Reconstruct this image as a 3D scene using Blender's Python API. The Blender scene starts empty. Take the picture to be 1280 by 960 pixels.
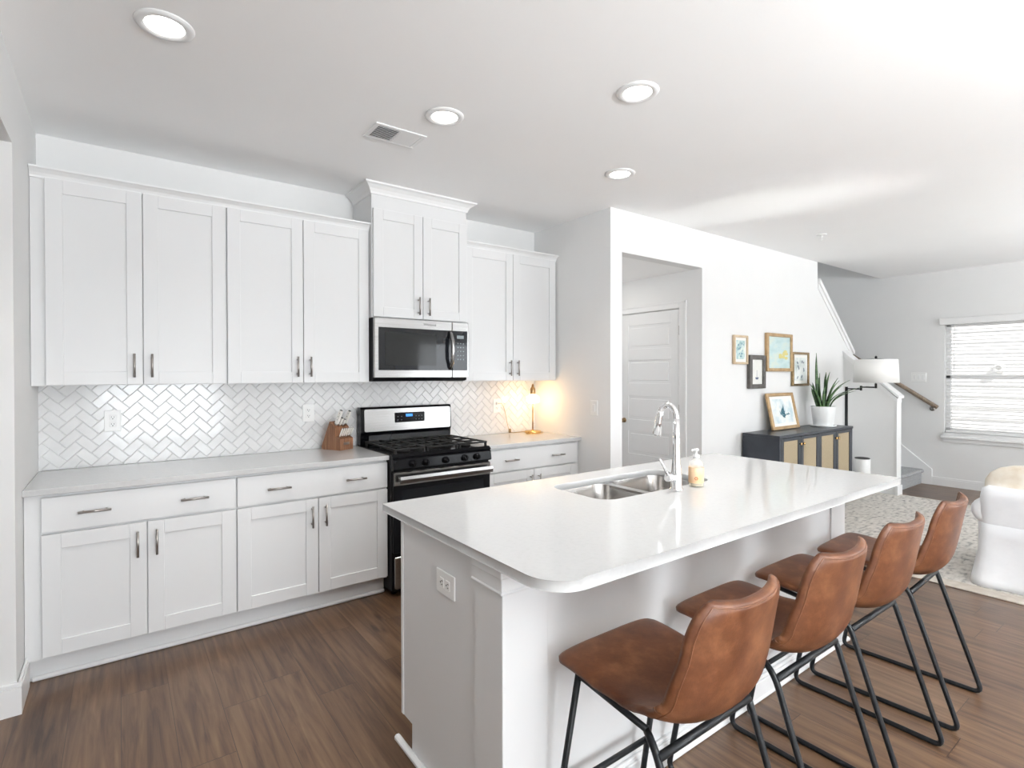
import bpy, bmesh, math, random
from mathutils import Vector, Matrix
random.seed(7)
PI = math.pi
S = bpy.context.scene
COL = S.collection

# ------------------------------------------------------------------ camera
YAW, PITCH, ROLL, FPX, CAMH = math.radians(36.4043), math.radians(-0.4314), math.radians(-0.0793), 666.547, 1.4412
cd = bpy.data.cameras.new('camera')
cam = bpy.data.objects.new('camera', cd)
COL.objects.link(cam)
_rt = Vector((math.cos(YAW), -math.sin(YAW), 0)); _fw = Vector((math.sin(YAW), math.cos(YAW), 0)); _up = Vector((0, 0, 1))
_F = _fw * math.cos(PITCH) + _up * math.sin(PITCH); _U = _up * math.cos(PITCH) - _fw * math.sin(PITCH)
_R = _rt * math.cos(ROLL) + _U * math.sin(ROLL); _U2 = _U * math.cos(ROLL) - _rt * math.sin(ROLL)
m = Matrix.Identity(4)
for i in range(3):
    m[i][0] = _R[i]; m[i][1] = _U2[i]; m[i][2] = -_F[i]
m[2][3] = CAMH
cam.matrix_world = m
cd.sensor_fit = 'HORIZONTAL'; cd.sensor_width = 36; cd.lens = FPX / 1280 * 36
cd.shift_y = -7.435 / 1280; cd.clip_start = 0.02
S.camera = cam

# ------------------------------------------------------------------ exposure, world, lights
S.view_settings.view_transform = 'Standard'; S.view_settings.look = 'None'
S.view_settings.gamma = 1; S.view_settings.use_curve_mapping = False
S.view_settings.exposure = 0.32
S.cycles.use_denoising = True
S.cycles.max_bounces = 10; S.cycles.diffuse_bounces = 7; S.cycles.glossy_bounces = 5; S.cycles.transmission_bounces = 8
S.cycles.sample_clamp_indirect = 6.0
S.cycles.caustics_reflective = False; S.cycles.caustics_refractive = False

W = bpy.data.worlds.new('world'); S.world = W; W.use_nodes = True
wn = W.node_tree.nodes; wl = W.node_tree.links
bg = wn['Background']
sky = wn.new('ShaderNodeTexSky'); sky.sky_type = 'HOSEK_WILKIE'; sky.turbidity = 4; sky.sun_direction = Vector((-.45, -.45, .75)).normalized()
mixw = wn.new('ShaderNodeMix'); mixw.data_type = 'RGBA'; mixw.inputs[0].default_value = .6
mixw.inputs[7].default_value = (1, 1, 1, 1)
wl.new(sky.outputs[0], mixw.inputs[6]); wl.new(mixw.outputs[2], bg.inputs[0]); bg.inputs[1].default_value = 1.3

def sun(strength):
    l = bpy.data.lights.new('sun', 'SUN'); l.energy = strength; l.angle = .01; l.color = (1, .97, .92)
    o = bpy.data.objects.new('sun', l); COL.objects.link(o)
    d = Vector((.5, .8, -.85))
    o.rotation_euler = d.to_track_quat('-Z', 'Y').to_euler()
sun(4.2)

def area(name, loc, size, power, direction, color=(1, 1, 1), spread=180):
    l = bpy.data.lights.new(name, 'AREA'); l.shape = 'RECTANGLE'; l.size, l.size_y = size; l.energy = power; l.color = color
    l.spread = math.radians(spread)
    o = bpy.data.objects.new(name, l); COL.objects.link(o); o.location = loc
    o.rotation_euler = Vector(direction).to_track_quat('-Z', 'Y').to_euler()
    return o
YW = -3.4      # wall behind the camera
DAY = (.90, .955, 1.0)
# daylight standing in the panes of the windows of the wall behind the camera, and of the window beside the stairs
WINS = [(-.2, 1.5, .25, 2.0), (2.2, 4.0, .75, 2.15), (5.1, 6.9, .02, 2.15), (7.3, 8.2, .75, 2.15)]
POW = [120, 14, 47, 60]
for (a, b, c, d), p in zip(WINS, POW):
    area('window_daylight', ((a + b) / 2, YW - .06, (c + d) / 2), (b - a - .1, d - c - .1), p, (0, 1, -.15), DAY)
area('stairwell_fill', (7.4, 3.3, 4.95), (1.6, .7), 5, (0, 0, -1), DAY)  # added light to lift the stairwell walls; no window up there
FILL_UPLIGHTS = [(2.0, -1.75, 265, 'added uplighter, out of view on bare floor, brightening the ceiling'), (6.4, -1.1, 75, 'added uplighter, out of view on the rug by the sofa, brightening the ceiling')]
area('patio_glint', (5.6, -2.7, .1), (.5, .1), .9, (-1.55, 4.9, 2.65), (1, .99, .97), 12)
area('side_room_fill', (-2.3, 1.8, 1.5), (1.6, 1.5), 6, (1, 0, 0), (1, .97, .93))  # unseen area light in the side room, which has no window
area('hall_area_light', (3.8, 3.75, 2.40), (.25, .25), 1.6, (0, 0, -1), (1, .96, .9))  # unseen area light under the hall ceiling, without a fixture

# ------------------------------------------------------------------ materials
MATS = {}
def mat(name, col=(.8, .8, .8), rough=.5, metal=0, **k):
    if name in MATS: return MATS[name]
    M = bpy.data.materials.new(name); M.use_nodes = True
    b = M.node_tree.nodes['Principled BSDF']
    b.inputs['Base Color'].default_value = (*col, 1); b.inputs['Roughness'].default_value = rough; b.inputs['Metallic'].default_value = metal
    for kk, v in k.items():
        b.inputs[kk.replace('_', ' ')].default_value = v
    MATS[name] = M
    return M
def nodes(M): return M.node_tree.nodes, M.node_tree.links, M.node_tree.nodes['Principled BSDF']
def nd(M, t, **k):
    n = M.node_tree.nodes.new(t)
    for a, v in k.items(): setattr(n, a, v)
    return n
def coord(M, scale=(1, 1, 1), kind='Object'):
    tc = nd(M, 'ShaderNodeTexCoord'); mp = nd(M, 'ShaderNodeMapping'); mp.inputs['Scale'].default_value = scale
    M.node_tree.links.new(tc.outputs[kind], mp.inputs['Vector'])
    return mp.outputs[0]
def ramp(M, src, stops):
    r = nd(M, 'ShaderNodeValToRGB'); e = r.color_ramp.elements
    e[0].position, e[0].color = stops[0][0], (*stops[0][1], 1)
    e[1].position, e[1].color = stops[-1][0], (*stops[-1][1], 1)
    for p, c in stops[1:-1]:
        x = e.new(p); x.color = (*c, 1)
    M.node_tree.links.new(src, r.inputs[0])
    return r.outputs[0]
def noise_col(name, stops, scale=5, rough=.5, bump=0, stretch=(1, 1, 1), detail=4, metal=0, bscale=None, **k):
    if name in MATS: return MATS[name]
    M = mat(name, rough=rough, metal=metal, **k); N, L, b = nodes(M)
    c = coord(M, stretch)
    n = nd(M, 'ShaderNodeTexNoise'); n.inputs['Scale'].default_value = scale; n.inputs['Detail'].default_value = detail
    L.new(c, n.inputs['Vector'])
    L.new(ramp(M, n.outputs[0], stops), b.inputs['Base Color'])
    if bump:
        n2 = nd(M, 'ShaderNodeTexNoise'); n2.inputs['Scale'].default_value = bscale or scale * 6; L.new(c, n2.inputs['Vector'])
        bp = nd(M, 'ShaderNodeBump'); bp.inputs['Strength'].default_value = bump; bp.inputs['Distance'].default_value = .004
        L.new(n2.outputs[0], bp.inputs['Height']); L.new(bp.outputs[0], b.inputs['Normal'])
    return M
def emis(name, col, st):
    if name in MATS: return MATS[name]
    M = mat(name, col); b = nodes(M)[2]
    b.inputs['Emission Color'].default_value = (*col, 1); b.inputs['Emission Strength'].default_value = st
    return M

WALL = noise_col('wall_paint', [(.3, (.765, .765, .76)), (.7, (.78, .78, .775))], 3, .65, .05, bscale=180)
GREYW = WALL
CEIL = noise_col('ceiling_paint', [(.3, (.925, .925, .925)), (.7, (.935, .935, .935))], 3, .8, .05, bscale=200)
TRIM = noise_col('trim_paint', [(.3, (.80, .80, .80)), (.7, (.81, .81, .81))], 2, .35)
CAB = noise_col('cabinet_paint', [(.3, (.71, .712, .714)), (.7, (.72, .722, .724))], 2, .38)
QUARTZ = noise_col('quartz', [(.35, (.535, .535, .53)), (.5, (.55, .55, .546)), (.62, (.555, .554, .55)), (.72, (.53, .528, .522))], 60, .11, detail=6)
STEEL = noise_col('stainless', [(.3, (.34, .335, .33)), (.7, (.41, .405, .40))], 3, .2, stretch=(1, 1, 60), metal=1)
SINKS = noise_col('sink_steel', [(.3, (.50, .48, .46)), (.7, (.60, .58, .56))], 4, .22, metal=1)
NICKEL = noise_col('nickel', [(.3, (.36, .33, .31)), (.7, (.44, .41, .385))], 30, .3, metal=1)
CHROME = noise_col('chrome', [(.3, (.86, .86, .87)), (.7, (.9, .9, .9))], 5, .05, metal=1)
BLACKG = noise_col('black_gloss', [(.3, (.002, .002, .003)), (.7, (.004, .004, .005))], 4, .12, Specular_IOR_Level=.14)
BLACKM = noise_col('black_enamel', [(.3, (.004, .004, .005)), (.7, (.007, .007, .008))], 12, .35, Specular_IOR_Level=.12)
IRON = noise_col('cast_iron', [(.3, (.005, .005, .005)), (.7, (.011, .010, .010))], 60, .55, .3, Specular_IOR_Level=.3)
TUBE = noise_col('black_powder_coat', [(.3, (.008, .009, .010)), (.7, (.014, .015, .017))], 80, .38, Specular_IOR_Level=.25)
GLASSD = noise_col('dark_glass', [(.3, (.006, .007, .009)), (.7, (.012, .014, .018))], 2, .04, Specular_IOR_Level=.4)
PLASTW = noise_col('white_plastic', [(.3, (.83, .83, .82)), (.7, (.85, .85, .84))], 5, .3)
SLOTM = noise_col('dark_slot', [(.3, (.03, .03, .03)), (.7, (.05, .05, .05))], 5, .6)
BRASS = noise_col('brass', [(.3, (.60, .38, .15)), (.7, (.72, .48, .2))], 30, .22, metal=1)
BRONZE = noise_col('aged_brass', [(.3, (.22, .15, .08)), (.7, (.34, .24, .13))], 40, .3, metal=1)
GLASS = mat('clear_glass', (1, .95, .86), .04, Alpha=.22)
CLEARP = mat('clear_bottle', (.95, .95, .93), .05, Alpha=.28)
WALNUT = noise_col('walnut', [(.3, (.13, .055, .025)), (.5, (.24, .11, .055)), (.7, (.34, .17, .09))], 6, .45, stretch=(12, 12, 1.2))
NAVY = noise_col('charcoal_paint', [(.3, (.018, .022, .03)), (.7, (.030, .036, .046))], 6, .35, .1)
def cane():
    M = mat('cane_webbing', rough=.7); N, L, b = nodes(M)
    c = coord(M, (160, 160, 160)); k = nd(M, 'ShaderNodeTexChecker'); k.inputs['Scale'].default_value = 1
    k.inputs[1].default_value = (.40, .325, .215, 1); k.inputs[2].default_value = (.27, .21, .13, 1)
    L.new(c, k.inputs[0]); L.new(k.outputs[0], b.inputs['Base Color'])
    return M
CANE = cane()
def leather():
    M = mat('brown_leather', rough=.42); N, L, b = nodes(M)
    c = coord(M); n = nd(M, 'ShaderNodeTexNoise'); n.inputs['Scale'].default_value = 9; n.inputs['Detail'].default_value = 9; n.inputs['Roughness'].default_value = .65
    L.new(c, n.inputs['Vector'])
    L.new(ramp(M, n.outputs[0], [(.3, (.062, .018, .007)), (.5, (.110, .038, .015)), (.68, (.190, .078, .034))]), b.inputs['Base Color'])
    v = nd(M, 'ShaderNodeTexVoronoi'); v.inputs['Scale'].default_value = 260; L.new(c, v.inputs['Vector'])
    bp = nd(M, 'ShaderNodeBump'); bp.inputs['Strength'].default_value = .18; bp.inputs['Distance'].default_value = .001
    L.new(v.outputs[0], bp.inputs['Height']); L.new(bp.outputs[0], b.inputs['Normal'])
    b.inputs['Specular IOR Level'].default_value = .38
    return M
LEATHER = leather()
LEATHS = noise_col('leather_stitch', [(.3, (.12, .043, .018)), (.7, (.19, .076, .034))], 30, .5)

def planks():
    M = mat('plank_floor', rough=.30); N, L, b = nodes(M)
    tc = nd(M, 'ShaderNodeTexCoord'); sp = nd(M, 'ShaderNodeSeparateXYZ'); L.new(tc.outputs['Object'], sp.inputs[0])
    def mth(op, a, bb=None, c=None):
        x = nd(M, 'ShaderNodeMath', operation=op)
        for i, v in enumerate((a, bb, c)):
            if v is None: continue
            if isinstance(v, (int, float)): x.inputs[i].default_value = v
            else: L.new(v, x.inputs[i])
        return x.outputs[0]
    WD, LN = .178, 1.22
    u = mth('DIVIDE', sp.outputs[0], WD); iu = mth('FLOOR', u); fu = mth('FRACT', u)
    wn1 = nd(M, 'ShaderNodeTexWhiteNoise', noise_dimensions='1D'); L.new(iu, wn1.inputs['W'])
    v = mth('ADD', mth('DIVIDE', sp.outputs[1], LN), wn1.outputs[0]); iv = mth('FLOOR', v); fv = mth('FRACT', v)
    cb = nd(M, 'ShaderNodeCombineXYZ'); L.new(iu, cb.inputs[0]); L.new(iv, cb.inputs[1])
    wn2 = nd(M, 'ShaderNodeTexWhiteNoise', noise_dimensions='2D'); L.new(cb.outputs[0], wn2.inputs['Vector'])
    # grain stretched along the plank, shifted per plank
    cg = nd(M, 'ShaderNodeCombineXYZ')
    L.new(mth('ADD', mth('MULTIPLY', sp.outputs[0], 20.0), mth('MULTIPLY', wn2.outputs[0], 37.0)), cg.inputs[0])
    L.new(mth('MULTIPLY', sp.outputs[1], 1.2), cg.inputs[1])
    L.new(mth('MULTIPLY', wn2.outputs[0], 11.0), cg.inputs[2])
    n = nd(M, 'ShaderNodeTexNoise'); n.inputs['Scale'].default_value = 1.6; n.inputs['Detail'].default_value = 8; n.inputs['Roughness'].default_value = .62; n.inputs['Distortion'].default_value = .6
    L.new(cg.outputs[0], n.inputs['Vector'])
    f = mth('ADD', mth('MULTIPLY_ADD', n.outputs[0], 1.25, -.18), mth('MULTIPLY', wn2.outputs[0], .15))
    kc = nd(M, 'ShaderNodeCombineXYZ'); L.new(mth('ADD', mth('MULTIPLY', sp.outputs[0], 9.0), mth('MULTIPLY', wn2.outputs[0], 19.0)), kc.inputs[0]); L.new(mth('MULTIPLY', sp.outputs[1], 3.2), kc.inputs[1])
    kn = nd(M, 'ShaderNodeTexVoronoi'); kn.inputs['Scale'].default_value = .8; L.new(kc.outputs[0], kn.inputs['Vector'])
    knot = mth('MULTIPLY', mth('SUBTRACT', 1.0, mth('MINIMUM', mth('MULTIPLY', kn.outputs[0], 5.5), 1.0)), .28)
    f = mth('SUBTRACT', f, knot)
    col = ramp(M, f, [(.26, (.038, .019, .011)), (.42, (.082, .043, .024)), (.60, (.130, .073, .040)), (.85, (.19, .118, .068))])
    gx = mth('MULTIPLY', mth('GREATER_THAN', fu, .007), mth('LESS_THAN', fu, .993)); gy = mth('MULTIPLY', mth('GREATER_THAN', fv, .0015), mth('LESS_THAN', fv, .9985))
    g = mth('MULTIPLY', gx, gy)
    mx = nd(M, 'ShaderNodeMix', data_type='RGBA'); L.new(g, mx.inputs[0]); mx.inputs[6].default_value = (.05, .028, .018, 1); L.new(col, mx.inputs[7])
    L.new(mx.outputs[2], b.inputs['Base Color'])
    bp = nd(M, 'ShaderNodeBump'); bp.inputs['Strength'].default_value = .25; bp.inputs['Distance'].default_value = .002
    L.new(mth('ADD', mth('MULTIPLY', n.outputs[0], .35), g), bp.inputs['Height']); L.new(bp.outputs[0], b.inputs['Normal'])
    return M
FLOOR = planks()
TILE = noise_col('glazed_tile', [(.3, (.72, .72, .72)), (.7, (.77, .77, .77))], 14, .12, .12, bscale=30)
GROUT = noise_col('grout', [(.3, (.65, .647, .645)), (.7, (.69, .687, .685))], 40, .8)
RUGM = noise_col('distressed_rug', [(.30, (.24, .235, .23)), (.40, (.42, .40, .37)), (.50, (.54, .51, .47)), (.7, (.63, .60, .56))], 15, .95, .6, stretch=(1, 2.2, 1), detail=12, bscale=140)
RUGB = noise_col('rug_border', [(.3, (.46, .41, .35)), (.7, (.58, .53, .47))], 20, .95, .6, bscale=140)
CARPET = noise_col('grey_carpet', [(.3, (.26, .265, .27)), (.7, (.46, .465, .47))], 60, .95, .8, bscale=300)
LINEN = noise_col('white_slipcover', [(.3, (.80, .81, .83)), (.7, (.86, .87, .89))], 6, .85, .3, bscale=25)
CREAM = noise_col('cream_fabric', [(.3, (.70, .60, .47)), (.5, (.80, .73, .62)), (.7, (.86, .82, .75))], 9, .85, .4, bscale=60)
SHADE = mat('lamp_shade_linen', (.86, .85, .83), .85, Subsurface_Weight=.0)
LEAFM = noise_col('snake_plant_leaf', [(.35, (.022, .06, .02)), (.5, (.05, .115, .035)), (.65, (.10, .18, .06))], 9, .4, stretch=(1, 1, 5))
SOIL = noise_col('soil', [(.3, (.03, .02, .015)), (.7, (.07, .05, .035))], 60, .9, .6)
CERAM = noise_col('white_ceramic', [(.3, (.82, .83, .83)), (.7, (.86, .87, .87))], 5, .3)
SLATM = noise_col('blind_slat', [(.3, (.84, .84, .84)), (.7, (.87, .87, .87))], 3, .4)
SIDING = noise_col('neighbor_siding', [(.3, (.80, .80, .80)), (.7, (.84, .84, .84))], 5, .6)
GROUNDM = noise_col('bounce_ground', [(.3, (.55, .54, .52)), (.7, (.65, .64, .62))], 8, .9)  # unseen ground, made pale to bounce light onto the blind slats
OAK = noise_col('oak_rail', [(.3, (.13, .09, .06)), (.7, (.24, .18, .13))], 8, .4, stretch=(1, 8, 1))
GOLD = noise_col('gold_frame', [(.3, (.36, .23, .11)), (.7, (.50, .34, .18))], 20, .4, metal=.3)
PINE = noise_col('pale_wood_frame', [(.3, (.50, .38, .25)), (.7, (.62, .49, .34))], 10, .5)
DARKF = noise_col('dark_frame', [(.3, (.045, .04, .035)), (.7, (.10, .09, .08))], 20, .35)
MATB = noise_col('mat_board', [(.3, (.82, .81, .77)), (.7, (.85, .84, .80))], 10, .8)
LED = emis('led_diffuser', (1, .97, .92), 7)
BULB = emis('warm_bulb', (1, .72, .38), 26)
DISP = emis('blue_display', (.05, .3, .9), .5)
KNIFEW = noise_col('ivory_handle', [(.3, (.80, .78, .73)), (.7, (.86, .84, .80))], 20, .3)
LABELO = noise_col('peach_label', [(.3, (.80, .50, .27)), (.55, (.85, .60, .38)), (.7, (.88, .66, .45))], 25, .5)
TEXTM = noise_col('grey_lettering', [(.3, (.12, .12, .12)), (.7, (.15, .15, .15))], 5, .4)
LABELD = noise_col('rust_ink', [(.3, (.55, .16, .05)), (.7, (.6, .2, .07))], 5, .5)

# ------------------------------------------------------------------ mesh builder
ROOTLOC = {}
class MB:
    def __init__(s): s.bm = bmesh.new(); s.mi = 0
    def _mark(s, n0):
        for f in list(s.bm.faces)[n0:]: f.material_index = s.mi
    def box(s, x0, x1, y0, y1, z0, z1, b=0, seg=1, M=None):
        n0 = len(s.bm.faces)
        r = bmesh.ops.create_cube(s.bm, size=1)
        vs = r['verts']
        for v in vs:
            v.co = Vector((x0 + (v.co.x + .5) * (x1 - x0), y0 + (v.co.y + .5) * (y1 - y0), z0 + (v.co.z + .5) * (z1 - z0)))
        if b:
            es = list({e for v in vs for e in v.link_edges})
            r = bmesh.ops.bevel(s.bm, geom=es, offset=b, segments=seg, affect='EDGES', profile=.5)
            vs = list({v for f in r['faces'] for v in f.verts} | {v for v in vs if v.is_valid})
        if M is not None:
            for v in vs: v.co = M @ v.co
        s._mark(n0)
        return s
    def poly(s, vs, faces, smooth=False):
        n0 = len(s.bm.faces)
        bv = [s.bm.verts.new(v) for v in vs]
        for f in faces:
            try:
                ff = s.bm.faces.new([bv[i] for i in f]); ff.smooth = smooth; ff.material_index = s.mi
            except ValueError: pass
        return s
    def prism(s, pts, axis, a, b, smooth=False):
        # pts: outline in the two other axes (in x,y,z order), extruded from a to b along axis
        def mk(p, t):
            return {'x': (t, p[0], p[1]), 'y': (p[0], t, p[1]), 'z': (p[0], p[1], t)}[axis]
        n = len(pts)
        vs = [mk(p, a) for p in pts] + [mk(p, b) for p in pts]
        fs = [list(range(n))[::-1], list(range(n, 2 * n))] + [[i, (i + 1) % n, n + (i + 1) % n, n + i] for i in range(n)]
        s.poly(vs, fs)
        if smooth:
            for f in list(s.bm.faces)[-n:]: f.smooth = True
        return s
    def tube(s, pts, r, n=10, closed=False, cap=True, smooth=True, flat=1.0):
        P = [Vector(p) for p in pts]; R = r if isinstance(r, (list, tuple)) else [r] * len(P)
        N = len(P); rings = []; up = None
        for i in range(N):
            if closed: t = (P[(i + 1) % N] - P[i - 1]).normalized()
            elif i == 0: t = (P[1] - P[0]).normalized()
            elif i == N - 1: t = (P[-1] - P[-2]).normalized()
            else: t = ((P[i + 1] - P[i]).normalized() + (P[i] - P[i - 1]).normalized()).normalized()
            if up is None: up = Vector((0, 0, 1)) if abs(t.z) < .9 else Vector((0, 1, 0))
            x = t.cross(up).normalized(); up = x.cross(t).normalized()
            rings.append([P[i] + (x * math.cos(2 * PI * k / n) + up * math.sin(2 * PI * k / n) * flat) * R[i] for k in range(n)])
        vs = [v for rg in rings for v in rg]; fs = []
        for i in range(N - (0 if closed else 1)):
            j = (i + 1) % N
            for k in range(n): fs.append([i * n + k, i * n + (k + 1) % n, j * n + (k + 1) % n, j * n + k])
        s.poly(vs, fs, smooth)
        if cap and not closed:
            s.poly(rings[0], [list(range(n))]); s.poly(rings[-1], [list(range(n))[::-1]])
        return s
    def lathe(s, prof, c=(0, 0, 0), n=32, axis='z', smooth=True, M=None):
        vs = []; fs = []
        for (r, z) in prof:
            for k in range(n):
                a = 2 * PI * k / n; p = (r * math.cos(a), r * math.sin(a), z)
                if axis == 'y': p = (p[0], p[2], p[1])
                if axis == 'x': p = (p[2], p[0], p[1])
                p = Vector(p)
                if M is not None: p = M @ p
                vs.append(p + Vector(c))
        m_ = len(prof)
        for i in range(m_ - 1):
            for k in range(n): fs.append([i * n + k, i * n + (k + 1) % n, (i + 1) * n + (k + 1) % n, (i + 1) * n + k])
        s.poly(vs, fs, smooth)
        return s
    def grid(s, P, closed_u=False):
        a = len(P); b = len(P[0]); vs = [v for r in P for v in r]; fs = []
        for i in range(a - 1):
            for j in range(b - (0 if closed_u else 1)):
                fs.append([i * b + j, i * b + (j + 1) % b, (i + 1) * b + (j + 1) % b, (i + 1) * b + j])
        return s.poly(vs, fs, True)
    def build(s, name, m_, parent=None, auto=True):
        bmesh.ops.remove_doubles(s.bm, verts=s.bm.verts, dist=1e-5)
        bmesh.ops.recalc_face_normals(s.bm, faces=s.bm.faces)
        me = bpy.data.meshes.new(name)
        if parent is not None:
            off = ROOTLOC.get(parent.name, Vector((0, 0, 0)))
            ri = ROOTINV.get(parent.name)
            for v in s.bm.verts:
                v.co = (ri @ v.co) if ri is not None else v.co - off
        s.bm.to_mesh(me); s.bm.free()
        for x in (m_ if isinstance(m_, (list, tuple)) else [m_]): me.materials.append(x)
        o = bpy.data.objects.new(name, me); COL.objects.link(o)
        if parent is not None:
            o.parent = parent
            if parent.name in ROOTLOC: ROOTLOC[o.name] = ROOTLOC[parent.name]
            if parent.name in ROOTINV: ROOTINV[o.name] = ROOTINV[parent.name]
        return o
ROOTINV = {}
def tag(o, label, cat, group=None):
    o['label'] = label; o['category'] = cat
    if group: o['group'] = group
    return o
def thing(name, label, cat, loc, group=None):
    o = bpy.data.objects.new(name, None); COL.objects.link(o); o.location = loc; o.empty_display_size = .1
    ROOTLOC[o.name] = Vector(loc)
    return tag(o, label, cat, group)
def struct(name, mb, m_):
    o = mb.build(name, m_); o['kind'] = 'structure'; return o
def box1(*a, **k): return MB().box(*a, **k)
def copy_tree(o, parent=None):
    c = o.copy(); COL.objects.link(c)
    if parent is not None: c.parent = parent
    for ch in list(o.children): copy_tree(ch, c)
    return c
def bez(p0, p1, p2, n=8):
    p0, p1, p2 = map(Vector, (p0, p1, p2))
    return [p0 * (1 - t) ** 2 + p1 * 2 * t * (1 - t) + p2 * t * t for t in [i / n for i in range(n + 1)]]
def rounded_path(pts, r, n=5):
    P = [Vector(p) for p in pts]; out = [P[0]]
    for i in range(1, len(P) - 1):
        a = P[i] + (P[i - 1] - P[i]).normalized() * r; b = P[i] + (P[i + 1] - P[i]).normalized() * r
        out += bez(a, P[i], b, n)
    out.append(P[-1]); return out
def rrect(x0, x1, y0, y1, r, n=6):
    out = []
    for cx, cy, a0 in ((x1 - r, y1 - r, 0), (x0 + r, y1 - r, 90), (x0 + r, y0 + r, 180), (x1 - r, y0 + r, 270)):
        for k in range(n + 1):
            a = math.radians(a0 + 90 * k / n); out.append((cx + r * math.cos(a), cy + r * math.sin(a)))
    return out

# ------------------------------------------------------------------ room shell
XL, XE, YB, YP, XR, CZ = -.357, 3.124, 3.886, 2.926, 8.5, 2.756
XWEST = -2.6
struct('floor', box1(XWEST, XR + .1, YW - .1, 4.15, -.1, 0), FLOOR)
c = MB()
c.box(XWEST, 6.633, YW - .1, 4.15, CZ, CZ + .12)
c.box(6.633, XR + .1, YW - .1, YP, CZ, CZ + .12)
struct('ceiling', c, CEIL)
struct('wall_back', box1(XL - .12, XE + .132, YB, YB + .12, 0, CZ), WALL)
w = MB()
w.box(XL - .12, XL, 3.067, YB, 0, CZ)
w.box(XL - .12, XL, .3, 3.067, 2.42, CZ)
w.box(XL - .12, XL, YW, .3, 0, CZ)
struct('wall_left', w, WALL)
struct('wall_side_room', box1(XWEST - .1, XWEST, YW, 4.15, 0, CZ), WALL)
struct('wall_side_room_end', box1(XWEST, XL - .12, 3.9, 4.0, 0, CZ), WALL)
struct('wall_alcove', box1(XE, 3.256, YP + .114, YB, 0, CZ), WALL)
# wall with the pictures: hall opening, sloped end over the stairs
w = MB().prism([(XE, 0), (3.256, 0), (3.256, 2.419), (4.34, 2.419), (4.34, 0), (7.343, 0), (7.343, 1.69), (7.58, 1.69), (6.633, 2.52), (6.633, CZ), (XE, CZ)], 'y', YP, YP + .114)
struct('wall_pictures', w, WALL)
# small hall behind the opening
w = MB().box(4.34, 4.46, YP + .114, 3.166, 0, 2.53).box(4.34, 4.46, 3.166, 3.928, 2.07, 2.53).box(4.34, 4.46, 3.928, 4.15, 0, 2.53)
struct('wall_hall_right', w, WALL)
struct('wall_hall_back', box1(3.256, 4.34, 4.05, 4.15, 0, 2.53), WALL)
struct('ceiling_hall', box1(3.256, 4.34, YP + .114, 4.05, 2.419, 2.53), CEIL)
# far wall with the window and the stairwell going up
WY0, WY1, WZ0, WZ1 = 1.0, 2.206, .69, 2.093
w = MB().box(XR, XR + .14, YW, WY0, 0, CZ).box(XR, XR + .14, WY0, WY1, 0, WZ0).box(XR, XR + .14, WY0, WY1, WZ1, CZ).box(XR, XR + .14, WY1, 4.15, 0, CZ).box(XR, XR + .14, YP, 4.15, CZ, 5.1)
struct('wall_right', w, WALL)
struct('wall_stairs', MB().box(4.46, XR, 4.05, 4.15, 0, 5.1), WALL)
struct('wall_stairwell', MB().box(4.46, XR, YP - .1, YP, CZ + .12, 5.1).box(4.36, 4.46, YP, 4.15, CZ + .12, 5.1), WALL)
struct('ceiling_stairwell', box1(4.36, XR + .1, YP - .1, 4.15, 5.1, 5.2), CEIL)
# wall behind the camera
w = MB(); x = XWEST
for (a, b, z0, z1) in WINS:
    w.box(x, a, YW - .12, YW, 0, CZ)
    if z0 > .1: w.box(a, b, YW - .12, YW, 0, z0)
    w.box(a, b, YW - .12, YW, z1, CZ); x = b
w.box(x, XR, YW - .12, YW, 0, CZ)
struct('wall_front', w, WALL)
for i, (a, b, z0, z1) in enumerate(WINS):
    g = MB()
    g.box(a, a + .05, YW - .05, YW + .01, z0, z1).box(b - .05, b, YW - .05, YW + .01, z0, z1)
    g.box(a + .05, b - .05, YW - .05, YW + .01, z0, z0 + .05).box(a + .05, b - .05, YW - .05, YW + .01, z1 - .05, z1)
    nv = 3 if b - a > 1.2 else 2
    for k in range(1, nv * 2):
        xx = a + (b - a) * k / (nv * 2); g.box(xx - .012, xx + .012, YW - .04, YW, z0 + .05, z1 - .05)
    for k in range(1, 6):
        zz = z0 + (z1 - z0) * k / 6; g.box(a + .05, b - .05, YW - .035, YW - .005, zz - .01, zz + .01)
    struct('window_%d' % (i + 2), g, TRIM)

def baseboard(name, segs, h=.105, t=.016):
    g = MB()
    for (x0, x1, y0, y1) in segs:
        g.box(x0, x1, y0, y1, 0, h - .02, 0)
        # thinner moulded top and a shoe at the floor
        if x1 - x0 > y1 - y0: g.box(x0, x1, y0 + t * .3, y1 - t * 0, h - .02, h, .003)
        else: g.box(x0 + t * .2, x1 - t * .2, y0, y1, h - .02, h, .003)
    return struct(name, g, TRIM)
baseboard('baseboard_left', [(XL, XL + .018, 3.067, 3.30), (XL - .12, XL + .018, 3.049, 3.067)], .135, .018)
baseboard('baseboard_right', [(XR - .016, XR, WY0 - 3, 2.36)], .11)
baseboard('baseboard_pictures', [(4.356, 7.343, YP - .016, YP)])
baseboard('baseboard_alcove', [(XE - .016, XE, YP, 3.27), (XE - .016, 3.256, YP - .016, YP)])

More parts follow.
